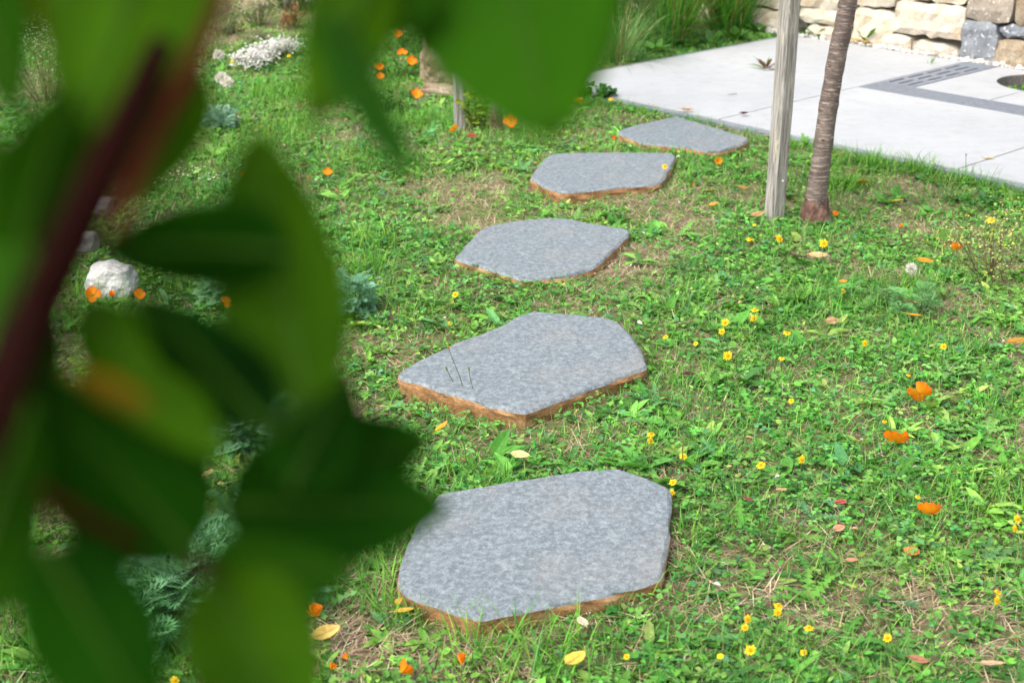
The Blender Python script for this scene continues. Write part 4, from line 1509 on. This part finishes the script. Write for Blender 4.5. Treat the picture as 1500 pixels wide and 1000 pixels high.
# yellow daisy-like flowers: ray petals in one head, raised centre, thin stem
mb = MB()
ml_ = MB()
nr = 14
for ring_, (L, el) in enumerate(((.0105, .12), (.0085, .4))):
    a = np.arange(nr) / nr * 2 * pi + ring_ * .17
    n = nr
    leaves(mb, np.column_stack([np.cos(a) * .0015, np.sin(a) * .0015, np.full(n, .001 * ring_)]), a, np.full(n, el) + RNG.normal(0, .1, n), np.zeros(n), np.full(n, L) * U(.9, 1.1, n), np.full(n, .30), np.full(n, .1), np.full(n, .15), np.tile([(.88, .76, .02)], (n, 1)), w2=1.0, t2=.86)
RAYS = mb.mesh('ray_petals'); RAYS.materials.append(M['petal'])
mb = MB()
mb.many(IV[None] * np.array([.0028, .0028, .0017]), IF, (), np.eye(3)[None], np.array([[0, 0, .0025]]), np.array([[.82, .52, .01]]))
DISC = mb.mesh('flower_centre'); DISC.materials.append(M['petal'])
mb = MB()
a = np.arange(10) / 10 * 2 * pi
leaves(mb, np.column_stack([np.cos(a) * .002, np.sin(a) * .002, np.zeros(10)]), a, RNG.normal(.2, .15, 10), RNG.normal(0, .2, 10), .0105 * U(.8, 1.15, 10), np.full(10, .42), np.full(10, .1), np.full(10, .3), np.tile([(.86, .60, .012)], (10, 1)), w2=1.0, t2=.86)
RAYS2 = mb.mesh('ray_petals'); RAYS2.materials.append(M['petal'])
mb = MB()
mb.many(IV[None] * np.array([.0046, .0046, .0026]), IF, (), np.eye(3)[None], np.array([[0, 0, .0025]]), np.array([[.72, .33, .008]]))
DISC2 = mb.mesh('flower_centre'); DISC2.materials.append(M['petal'])
STEMS = [stem_mesh(h, 0, .0009) for h in (.04, .07, .10, .14)]
SH = (.04, .07, .10, .14)


def yellow(x, y, k, label, size=1.0, face=-1.57, tilt=.4):
    h = SH[k]
    p = pt(x, y, h)
    root = empty('yellow_flower', label, 'flower', (p[0], p[1], float(ground_z(p[0], p[1]))), 'yellow daisy flowers in the lawn')
    obj('stem', STEMS[k], None, root)
    ax = Vector((cos(face) * sin(tilt), sin(face) * sin(tilt), cos(tilt)))
    Q = Matrix.Translation((0, 0, h)) @ ax.to_track_quat('Z', 'Y').to_matrix().to_4x4() @ Matrix.Scale(size, 4)
    for me in ((RAYS2, DISC2) if 'golden' in label or 'orange' in label or 'facing away' in label or 'lower' in label else (RAYS, DISC)):
        o = obj(me.name.split('.')[0], me, None, root)
        o.matrix_local = Q
    return root


YL = [
    (1142, 345, 2, 'round yellow flower just in front of the square stake, brightest of the group', 1.35, .9), (1207, 352, 2, 'round yellow flower in front of the cherry trunk foot', 1.35, .9),
    (1099, 347, 2, 'yellow flower seen edge on to the far side of the stake', 1.25, .1), (1105, 327, 1, 'small yellow bud at the foot of the square stake', .7, .3),
    (1453, 315, 3, 'tall bright yellow flower standing alone above the twiggy weed near the patio', 1.45, .5),
    (1106, 455, 2, 'upper flower of a yellow pair one above the other, farther pair', 1.05, .2), (1104, 467, 1, 'lower flower of a yellow pair one above the other, farther pair', .95, 1.2),
    (1062, 475, 1, 'upper of two yellow flowers facing away beside the farther pair', 1.05, 1.0), (1057, 489, 1, 'lower of two yellow flowers facing away beside the farther pair', .85, 1.0),
    (1153, 489, 2, 'flat yellow flower seen from the side below the farther pair', 1.05, .2), (1066, 523, 1, 'wide open yellow flower with orange centre facing the second stone', 1.2, 1.0),
    (1267, 503, 1, 'small golden flower on a stem in mid lawn', .9, .9), (1382, 509, 1, 'small orange-yellow flower above the farthest orange poppy', .85, .9), (1145, 527, 0, 'small yellow flower low in the leaves by the dry stalk', .8, .3),
    (1331, 548, 1, 'small yellow bud above the farthest orange poppy', .6, .2), (1296, 617, 1, 'small yellow bud above the middle orange poppy', .6, .2), (1345, 723, 1, 'small yellow bud above the nearest orange poppy', .6, .2),
    (1175, 667, 1, 'yellow flower turned aside in mid lawn', .9, 1.1), (1115, 678, 2, 'golden flower on a tall pale stem right of the near stone', .95, .7), (1001, 664, 0, 'yellow flower at the far corner of the near stone', .9, .4),
    (954, 630, 2, 'upper flower of a yellow pair above the corner of the near stone', .9, .2), (953, 640, 1, 'lower flower of a yellow pair above the corner of the near stone', .85, 1.0),
    (1159, 587, 0, 'tiny orange-yellow flower in the short grass', .7, .8), (1019, 507, 0, 'tiny golden flower beside the second stone', .65, .8), (975, 497, 0, 'small yellow flower close to the edge of the second stone', .75, .6),
    (667, 432, 1, 'yellow flower below the third stone', .95, .9), (659, 474, 0, 'small golden flower between the second and third stones', .7, .6), (974, 243, 1, 'yellow flower against the corner of the fourth stone', 1.2, .7),
    (895, 144, 1, 'yellow flower on the patio edge near the open poppy', 1.2, .5), (957, 153, 0, 'small golden flower on the patio edge', .9, .6), (1235, 423, 0, 'yellow flower in the clover in front of the trunk', .95, .6),
    (1140, 888, 2, 'upper flower of a yellow pair one above the other, nearest pair', .8, .2), (1139, 898, 2, 'lower flower of a yellow pair one above the other, nearest pair', .75, 1.1), (1095, 908, 1, 'upper of two golden flowers beside the nearest pair', .75, 1.0), (1091, 921, 1, 'lower of two golden flowers beside the nearest pair', .65, 1.0),
    (1099, 955, 1, 'wide open golden flower near the bottom of the lawn', .9, .9), (1185, 921, 1, 'flat yellow flower seen from the side near the bottom', .8, .2), (1300, 935, 1, 'golden flower on a pale stem near the bottom', .75, .8), (1177, 958, 0, 'small golden flower low in the leaves near the bottom', .65, .5),
    (1461, 873, 2, 'upper flower of the yellow pair by the outer edge of the lawn', .7, .2), (1460, 885, 2, 'lower flower of the yellow pair by the outer edge of the lawn', .8, 1.1), (1491, 757, 1, 'golden flower at the outer edge level with the nearest poppy', .9, .9), (1487, 771, 1, 'smaller golden flower under another at the outer edge', .7, 1.0),
    (986, 700, 0, 'yellow flower touching the corner of the near stone', .8, .7), (985, 714, 0, 'pale yellow flower beside the near stone edge', .7, .7), (918, 958, 0, 'tiny golden flower below the near stone beside a yellow leaf', .55, .8), (1055, 963, 0, 'yellow bud low at the bottom of the lawn', .6, .3),
    (340, 85, 2, 'yellow flower beside the white seed heads at the rockery', 1.0, .6), (423, 77, 2, 'yellow flower at the top of the white cushions', 1.1, .6), (578, 21, 3, 'tiny yellow flower above the poppy group', .7, .6), (255, 985, 1, 'yellow flower in the silver plant at the bottom', .8, .6),
]
for x, y, k, l_, s, tl in YL:
    yellow(x, y, k, l_, s * 1.0, -1.57 + RNG.normal(0, .5), tl)

# white round heads: clover and seed heads
def white_head(x, y, h, r_, label, cat='flower', name='white_clover_head'):
    p = pt(x, y, h)
    root = empty(name, label, cat, (p[0], p[1], float(ground_z(p[0], p[1]))))
    obj('stem', stem_mesh(h, 0, .001), None, root)
    mb = MB()
    n = 90
    i = np.arange(n) + .5
    ph = np.arccos(1 - 1.7 * i / n); th = pi * (1 + 5 ** .5) * i
    D = np.stack([np.cos(th) * np.sin(ph), np.sin(th) * np.sin(ph), np.cos(ph)], 1)
    leaves(mb, D * r_ * .35 + np.array([0, 0, h]), np.arctan2(D[:, 1], D[:, 0]), np.arcsin(D[:, 2]), U(0, 6, n), U(.5, .75, n) * r_, np.full(n, .4), np.full(n, .3), np.full(n, .1), np.tile([(.74, .72, .66)], (n, 1)) * U(.85, 1.05, (n, 1)))
    obj('florets', mb.mesh('florets'), M['petal'], root)


white_head(1335, 390, .09, .024, 'white clover head standing in the open lawn')
for x, y, l_ in ((319, 75, 'round white seed head at the rockery, uppermost'), (324, 115, 'round white seed head, left one of the low pair by the rockery'), (333, 122, 'round white seed head, right one of the low pair by the rockery')):
    white_head(x, y, .16, .038, l_, 'seed head', 'seed_head')

# closed hawkbit buds on bare stalks in front of the second stone
def budstalk(x0, y0, x1, y1, label, col, name='bud_stalk', bud=.005, z=.0):
    f0 = pt(x0, y0, z)
    # the tip stands above the foot
    tip = plane_pt(x1, y1, f0[1])
    root = empty(name, label, 'flower bud', (f0[0], f0[1], 0))
    d = tip - np.array([f0[0], f0[1], 0])
    mb = MB()
    pp = [d * f + np.array([.012 * sin(f * 3), 0, 0]) * (1 - f) for f in np.linspace(0, 1, 7)]
    tube(mb, pp, np.linspace(.0013, .0009, 7), 6, (.09, .14, .04))
    obj('stem', mb.mesh('stem'), M['herb'], root)
    mb = MB()
    dn = d / np.linalg.norm(d)
    tube(mb, [d, d + dn * bud * .7, d + dn * bud * 1.7, d + dn * bud * 2.6], [.0012, bud * .5, bud * .42, bud * .12], 8, col)
    obj('bud', mb.mesh('bud'), M['petal'], root)


budstalk(680, 584, 658, 512, 'tallest bud stalk before the second stone, with an orange tip', (.5, .2, .02))
budstalk(668, 578, 655, 542, 'shorter bud stalk with a greenish bud, first of three before the second stone', (.2, .2, .05))
budstalk(690, 588, 687, 543, 'bud stalk with a greenish bud, third of three before the second stone', (.2, .22, .05))
budstalk(1411, 262, 1415, 229, 'dark thin bud stalk standing against the pale patio', (.06, .015, .02))
budstalk(1128, 560, 1140, 500, 'brownish dry bud stalk leaning in the mid lawn', (.25, .15, .1))
budstalk(993, 690, 1000, 655, 'reddish dry stalk beside the corner of the near stone', (.3, .15, .1))


# ------------------------------------------------------------------ fallen leaves
def fallen(x, y, L, W_, col, label, rz=None, curl=.25, z=None, tilt=(0, 0), group='fallen leaves on the lawn'):
    r = np.random.default_rng(int(x * 7 + y))
    nu, nv = 10, 6
    V, F4, C_ = [], [], []
    for i in range(nu + 1):
        u_ = i / nu
        half = W_ * .5 * (math.sin(pi * min(1, u_ ** .85)) ** .75 if 0 < u_ < 1 else .02)
        for j in range(nv + 1):
            v_ = j / nv * 2 - 1
            V.append((L * (u_ - .5), half * v_, curl * L * (.5 * (2 * u_ - 1) ** 2 * .5 + .30 * v_ * v_ * math.sin(pi * u_)) + r.normal(0, .008) * L))
            C_.append(np.array(col) * (1 + r.normal(0, .08)))
    for i in range(nu):
        for j in range(nv):
            k = i * (nv + 1) + j
            F4.append((k, k + nv + 1, k + nv + 2, k + 1))
    zz = .034 if z is None else z
    p = pt(x, y, zz)
    root = empty('fallen_leaf', label, 'fallen leaf', (p[0], p[1], zz), group)
    root.rotation_euler = (tilt[0], tilt[1], U(0, 6.28) if rz is None else rz)
    me = mesh_np('blade', V, None, F4, np.clip(C_, 0, .9), True)
    o = obj('blade', me, M['fallen'], root)
    md = o.modifiers.new('thickness', 'SOLIDIFY'); md.thickness = .0005
    mb = MB()
    pp = [(V[(nv + 1) * i + nv // 2][0], 0, V[(nv + 1) * i + nv // 2][2] + .0006) for i in range(nu + 1)]
    pp = [(pp[0][0] - L * .22, 0, pp[0][2])] + pp
    tube(mb, pp, np.linspace(.0011, .0004, len(pp)), 5, np.array(col) * .8)
    obj('midrib', mb.mesh('midrib'), M['fallen'], root)


YE, PA, TA, BR, GO = (.62, .44, .06), (.66, .58, .28), (.42, .27, .13), (.09, .045, .03), (.62, .30, .04)
FL = [
    (478, 926, .062, .034, (.60, .42, .12), 'yellow-tan curled leaf on the grass under the cone shaped poppy', .5), (592, 894, .042, .03, YE, 'small yellow leaf at the rounded corner of the near stone', .3), (584, 880, .02, .014, GO, 'scrap of orange leaf just above the yellow one by the near stone', .8),
    (853, 910, .034, .024, (.68, .6, .42), 'small pale cream leaf beside the lower edge of the near stone', 1.9), (843, 964, .052, .036, (.68, .50, .08), 'bright yellow oval leaf below the near stone', .75), (762, 666, .05, .03, (.62, .58, .24), 'pale yellow leaf in the grass between the two nearest stones', -.1),
    (1198, 374, .07, .036, (.60, .42, .2), 'pale tan curled leaf in front of the cherry trunk', .1), (1168, 376, .07, .035, BR, 'dark brown leaf beside the pale tan one by the trunk', .3), (1110, 314, .065, .03, TA, 'tan leaf at the foot of the square stake', .5),
    (1040, 281, .06, .03, (.32, .32, .06), 'olive leaf on the grass between fourth stone and stake', .1), (1088, 275, .05, .028, (.4, .24, .05), 'brown and yellow leaf by the square stake', .2), (1045, 299, .04, .02, (.55, .3, .05), 'small orange-tan leaf below the olive leaf', 0),
    (1300, 286, .06, .03, (.38, .26, .22), 'pinkish grey leaf in the dry patch past the trunk', .3), (1315, 294, .05, .022, YE, 'yellow leaf touching the pinkish grey leaf', -.4), (1337, 284, .05, .03, (.4, .38, .18), 'dull olive leaf past the pinkish grey one', .1),
    (1262, 268, .06, .05, (.5, .32, .03), 'yellow-brown blurred leaf in the long grass past the trunk', .4), (1335, 443, .06, .02, (.5, .28, .12), 'narrow orange-tan leaf leaning in the clover', -.6), (1340, 462, .05, .022, (.65, .32, .03), 'orange-yellow curled leaf in the clover below the narrow one', -.2), (1355, 382, .06, .03, (.62, .26, .02), 'orange leaf beside the white clover head', -.4),
    (1490, 500, .07, .035, (.42, .22, .04), 'brown-orange leaf at the outer edge of the lawn', .2), (305, 693, .045, .022, (.70, .62, .25), 'pale yellow leaf seen in the gap between dark blurred leaves', 1.2), (1229, 773, .03, .024, (.5, .26, .15), 'small pink-tan leaf in mid lawn level with the nearest poppy', .3), (1247, 820, .028, .018, (.55, .28, .17), 'small pink-tan leaf nearer than its twin in mid lawn', .1),
    (1145, 717, .03, .026, (.6, .38, .18), 'small pale tan leaf under the tall golden flower', .7), (1453, 972, .05, .018, (.5, .38, .22), 'curled straw coloured leaf near the bottom of the lawn', -.3), (1346, 966, .04, .022, (.38, .18, .1), 'reddish brown leaf near the bottom of the lawn', -.2), (692, 199, .05, .045, (.3, .06, .04), 'red-brown leaf below the thin grey stake', .3),
    (673, 230, .04, .03, (.07, .02, .02), 'dark maroon leaf on the grass above the fourth stone', .3), (1336, 807, .04, .035, (.52, .22, .05), 'rusty orange leaf below the nearest poppy', .9), (1220, 470, .05, .03, TA, 'dull tan leaf in the clover in mid lawn', .2), (1010, 548, .04, .025, BR, 'dark brown leaf past the corner of the second stone', .4), (1235, 412, .03, .02, GO, 'scrap of orange leaf in the clover before the trunk', .1),
    (1232, 735, .03, .02, (.45, .08, .07), 'small red leaf scrap in mid lawn', .4), (1096, 731, .03, .02, (.32, .08, .08), 'dull red leaf scrap beside the near stone', .2), (647, 625, .05, .018, (.62, .38, .03), 'narrow orange-yellow leaf below the second stone', .9), (775, 848, .03, .02, BR, 'brown leaf scrap under the near edge', .2),
]
for x, y, L, W_, c_, l_, rz in FL[:-1]:
    fallen(x, y, L, W_, c_, l_, rz, tilt=(RNG.normal(0, .2), RNG.normal(0, .15)))
fallen(1006, 161, .075, .028, (.5, .34, .16), 'tan curled leaf lying on the patio edge past the farthest stone', -.2, .4, PZ + .012, group='fallen leaves on the patio')
fallen(1090, 167, .045, .028, (.10, .03, .025), 'dark red crumpled leaf on a patio joint near the stake', .4, .7, PZ + .012, group='fallen leaves on the patio')
fallen(1449, 232, .055, .016, (.6, .48, .1), 'narrow yellow leaf on the patio joint near the lawn', -.1, .2, PZ + .004, group='fallen leaves on the patio')
fallen(1074, 138, .05, .007, (.35, .3, .25), 'thin grey leaf stalk lying on the pale patio', .5, .1, PZ + .004, group='fallen leaves on the patio')
fallen(1268, 62, .06, .03, (.65, .36, .02), 'orange-yellow leaf in the bright weed at the wall foot', .1, .3, PZ + .03, group='fallen leaves on the patio')
# tiny litter nobody would count
mb = MB()
P = sample(1500)
n = len(P)
pal = np.array([(.42, .27, .13), (.3, .12, .06), (.55, .4, .15), (.5, .45, .38), (.2, .1, .06), (.62, .6, .55)])
leaves(mb, with_z(P, .018), U(0, 6.3, n), RNG.normal(0, .3, n), RNG.normal(0, .4, n), U(.008, .024, n), U(.4, .7, n), U(.1, .5, n), U(0, .4, n), pal[RNG.integers(0, 6, n)] * U(.8, 1.2, (n, 1)))
kind(obj('leaf_litter', mb.mesh('leaf_litter'), M['fallen']), 'stuff')


# ------------------------------------------------------------------ leafy shrub close to the camera
shrub = empty('leafy_shrub', 'dark green leafy shrub with red stems, blurred, close to the camera', 'shrub', (-.62, .22, 0))
SOFF = -np.array([-.62, .22, 0])


def branch(name, pts, rad, mat):
    pts = np.array(pts, float)
    rad = np.array(rad) * SHRUB_NEAR
    m_ = 40
    s = np.concatenate([[0], np.cumsum(np.linalg.norm(np.diff(pts, axis=0), axis=1))]); s /= s[-1]
    tt = np.linspace(0, 1, m_)
    P = np.stack([np.interp(tt, s, pts[:, i]) for i in range(3)], 1)
    for _ in range(5):
        P[1:-1] = .25 * P[:-2] + .5 * P[1:-1] + .25 * P[2:]
    mb = MB()
    tube(mb, P + SOFF, np.interp(tt, s, rad), 10)
    return obj(name, mb.mesh(name, True), M[mat], shrub)


k5 = .5 / FPX
branch('stem', [(-.62, .22, -.05), (-.60, .24, .5), (-.52, .30, .9), ptd(-330, 1180, .47), ptd(-120, 860, .48), ptd(-15, 650, .49), ptd(25, 560, .49), ptd(72, 430, .5), ptd(110, 300, .5), ptd(165, 200, .505), ptd(215, 120, .51), ptd(240, 60, .52)],
       [.016, .015, .013, .011, .0095, .0090, .0088, .0086, .0084, .0080, .0076, .0055], 'twig')
branch('side_stem', [ptd(-60, 760, .46), ptd(0, 620, .47), ptd(20, 560, .475), ptd(60, 450, .49)], [.005, .006, .0055, .004], 'twig')
branch('side_stem', [ptd(165, 345, .5), ptd(195, 270, .51), ptd(238, 175, .52), ptd(285, 92, .525), ptd(320, 15, .53), ptd(345, -60, .54)], [.0022, .0032, .0036, .0042, .0028, .0026], 'redtwig')
branch('side_stem', [ptd(60, 720, .49), ptd(140, 765, .51), ptd(215, 800, .54), ptd(270, 824, .56), ptd(318, 838, .57)], [.002, .002, .0022, .0032, .0024], 'redtwig')
branch('side_stem', [ptd(345, -60, .54), ptd(500, -130, .56), ptd(720, -190, .58), ptd(940, -150, .62)], [.003, .003, .003, .0022], 'redtwig')


def leaf(base, tip, wpx, colr, roll=.25, fold=.25, curl=.10, shape=.42, pet=None, wave=.03, tilt_out=.0, folded=0.0):
    """One broad leaf. BASE, TIP: (x, y, depth); WPX: full width as seen at its depth; ROLL: turn about the midrib."""
    B, T = ptd(*base), ptd(*tip)
    ax = T - B
    L = np.linalg.norm(ax); ax /= L
    view = (B + T) / 2 - np.array([0, 0, CAM_H]); view /= np.linalg.norm(view)
    side = np.cross(ax, view); side /= np.linalg.norm(side)
    nrm = np.cross(side, ax)                       # points to the camera
    cr, sr = cos(roll), sin(roll)
    side, nrm = side * cr + nrm * sr, nrm * cr - side * sr
    W_ = wpx / FPX * SHRUB_NEAR * (base[2] + tip[2]) / 2 / max(.35, cr)
    nu, nv = 18, 10
    r = np.random.default_rng(int(base[0] * 3 + tip[1] * 5 + 9000))
    V, F4 = [], []
    ph = r.random(3) * 6
    for i in range(nu + 1):
        u_ = i / nu
        # ovate outline with a drawn-out tip
        a_, b_2 = .55, .55 + shape
        half = W_ * .5 * (u_ ** a_ * (1 - u_) ** b_2) / ((a_ / (a_ + b_2)) ** a_ * (b_2 / (a_ + b_2)) ** b_2)
        half = max(half, .0006)
        for j in range(nv + 1):
            v_ = j / nv * 2 - 1
            hv = half * v_ * (1 + (.03 * (1 if (i % 2) else -1) if abs(v_) == 1 else 0))
            z = fold * abs(hv) * .6 - curl * L * (u_ - .45) ** 2 * 1.2 + wave * L * sin(u_ * 9 + ph[0]) * v_ * .5 - .35 * fold * hv * hv / max(half, 1e-4)
            p = B + ax * (u_ * L) + side * hv + nrm * z
            if folded and v_ > 0:
                p = p - side * hv * folded * 1.6 + nrm * abs(hv) * folded
            V.append(p)
    for i in range(nu):
        for j in range(nv):
            k = i * (nv + 1) + j
            F4.append((k, k + nv + 1, k + nv + 2, k + 1))
    cc = np.array(colr) * (1 + r.normal(0, .05))
    me = mesh_np('leaf', np.array(V) + SOFF, None, F4, np.tile(cc, (len(V), 1)), True)
    o = obj('leaf', me, M['shrubleaf'], shrub)
    md = o.modifiers.new('thickness', 'SOLIDIFY'); md.thickness = .0004
    mb = MB()
    mid = [np.array(V[i * (nv + 1) + nv // 2]) - nrm * .0006 for i in range(nu + 1)]
    if pet is not None:
        Pp = ptd(*pet)
        mid = [Pp, Pp * .5 + mid[0] * .5 + np.array([0, 0, .002])] + mid
    tube(mb, np.array(mid) + SOFF, np.linspace(.0010, .0003, len(mid)), 6)
    obj('midrib', mb.mesh('midrib', True), M['midrib'], o)
    return o


DK, MD, LT, OL = (.009, .068, .001), (.022, .105, .002), (.042, .140, .002), (.085, .15, .003)
leaf((-60, -90, .5), (28, 180, .5), 130, MD)
leaf((75, -140, .54), (78, 70, .54), 130, OL, roll=.5)
leaf((235, -130, .55), (112, 215, .53), 240, LT, pet=(330, -40, .53), roll=-.2)
leaf((195, -60, .58), (240, 150, .57), 150, LT, roll=.3)
leaf((288, 95, .55), (188, 310, .54), 120, LT, roll=.3, fold=.3)
leaf((25, 370, .52), (100, 115, .5), 140, MD, roll=-.3)
leaf((150, 200, .55), (5, 380, .55), 90, OL, roll=.7)
leaf((40, 470, .54), (-30, 170, .54), 120, MD, roll=.4)
leaf((425, 362, .55), (128, 360, .52), 140, DK, roll=.45, curl=.2)
leaf((448, 600, .56), (372, 196, .58), 190, LT, roll=-.15, curl=.12, pet=(395, 640, .55), shape=.2)
leaf((398, 625, .54), (196, 415, .51), 128, (.004, .04, .002), roll=.5, curl=.15)
leaf((115, 440, .52), (330, 675, .53), 130, LT, roll=.3, shape=.3)
leaf((285, 810, .54), (52, 560, .51), 235, DK, roll=.2, pet=(270, 824, .56), shape=.2)
leaf((-70, 930, .48), (48, 585, .49), 165, MD, roll=-.2)
leaf((20, 395, .53), (78, 650, .54), 105, MD, roll=.2)
leaf((-60, 640, .5), (40, 330, .52), 150, MD, roll=.3)
leaf((322, 742, .60), (655, 742, .63), 170, DK, roll=.2, shape=.2, curl=.12)
leaf((330, 730, .61), (628, 640, .64), 150, DK, roll=-.35, shape=.12)
leaf((425, 720, .60), (514, 545, .62), 140, DK, roll=.2)
leaf((300, 838, .57), (520, 838, .60), 120, MD, roll=.5)
leaf((312, 838, .57), (455, 1120, .55), 200, LT, roll=-.3, pet=(300, 832, .565))
leaf((62, 800, .49), (225, 1070, .5), 190, DK, roll=.25, shape=.2)
leaf((560, -80, .57), (452, 190, .56), 140, LT, roll=.2)
leaf((600, -70, .58), (520, 70, .58), 150, MD, roll=-.2)
leaf((475, 15, .53), (602, 262, .55), 66, (.02, .12, .01), roll=.95, shape=.15)
leaf((700, -230, .6), (806, 214, .58), 345, MD, roll=.15, curl=.15, pet=(720, -190, .58), shape=.25)
leaf((935, -90, .66), (946, 24, .66), 66, (.12, .2, .06), roll=.2, pet=(940, -150, .62))
leaf((905, -90, .64), (905, 18, .64), 60, (.08, .16, .05), roll=.3, pet=(900, -150, .62))
leaf((222, 606, .50), (92, 538, .49), 40, (.22, .12, .006), roll=.8)

# the rest of the shrub, beside and above the view
ml, r = MB(), np.random.default_rng(77)
n = 130
c_ = np.stack([r.uniform(-1.05, -.34, n), r.uniform(-.35, .75, n), r.uniform(.95, 2.25, n)], 1)
top_ = np.stack([r.uniform(-.55, .35, 260), r.uniform(-.25, .62, 260), r.uniform(1.72, 2.15, 260)], 1)
c_ = np.concatenate([c_, top_[:60]])


def in_view(P):
    d = P - np.array([0, 0, CAM_H])
    z = d[:, 1] * cos(PITCH) - d[:, 2] * sin(PITCH)
    yv = d[:, 1] * sin(PITCH) + d[:, 2] * cos(PITCH)
    return (z > -.1) & (abs(d[:, 0]) < .36 * np.maximum(z, .02) + .12) & (abs(yv) < .24 * np.maximum(z, .02) + .11)


c_ = c_[~in_view(c_)]
c_ = c_[np.linalg.norm(c_ - np.array([0, 0, CAM_H]), axis=1) > .2]
n = len(c_)
leaves(ml, c_ + SOFF, r.uniform(0, 6.28, n), r.uniform(-.9, .2, n), r.normal(0, .5, n), r.uniform(.07, .11, n), r.uniform(.5, .65, n), r.uniform(.1, .4, n), r.uniform(.1, .4, n), np.array([DK, MD, LT])[r.integers(0, 3, n)])
kind(obj('foliage', ml.mesh('foliage'), M['shrubleaf'], shrub), 'stuff')
for a_ in ([(-.60, .24, .5), (-.7, .1, 1.0), (-.72, .0, 1.7), (-.6, -.05, 2.1)], [(-.52, .30, .9), (-.62, .5, 1.3), (-.55, .5, 1.9), (-.3, .4, 2.1)], [(-.72, 0, 1.7), (-.4, .1, 2.0), (0, .25, 2.05), (.25, .35, 1.98)]):
    branch('side_stem', a_, [.011, .008, .005, .003], 'twig')
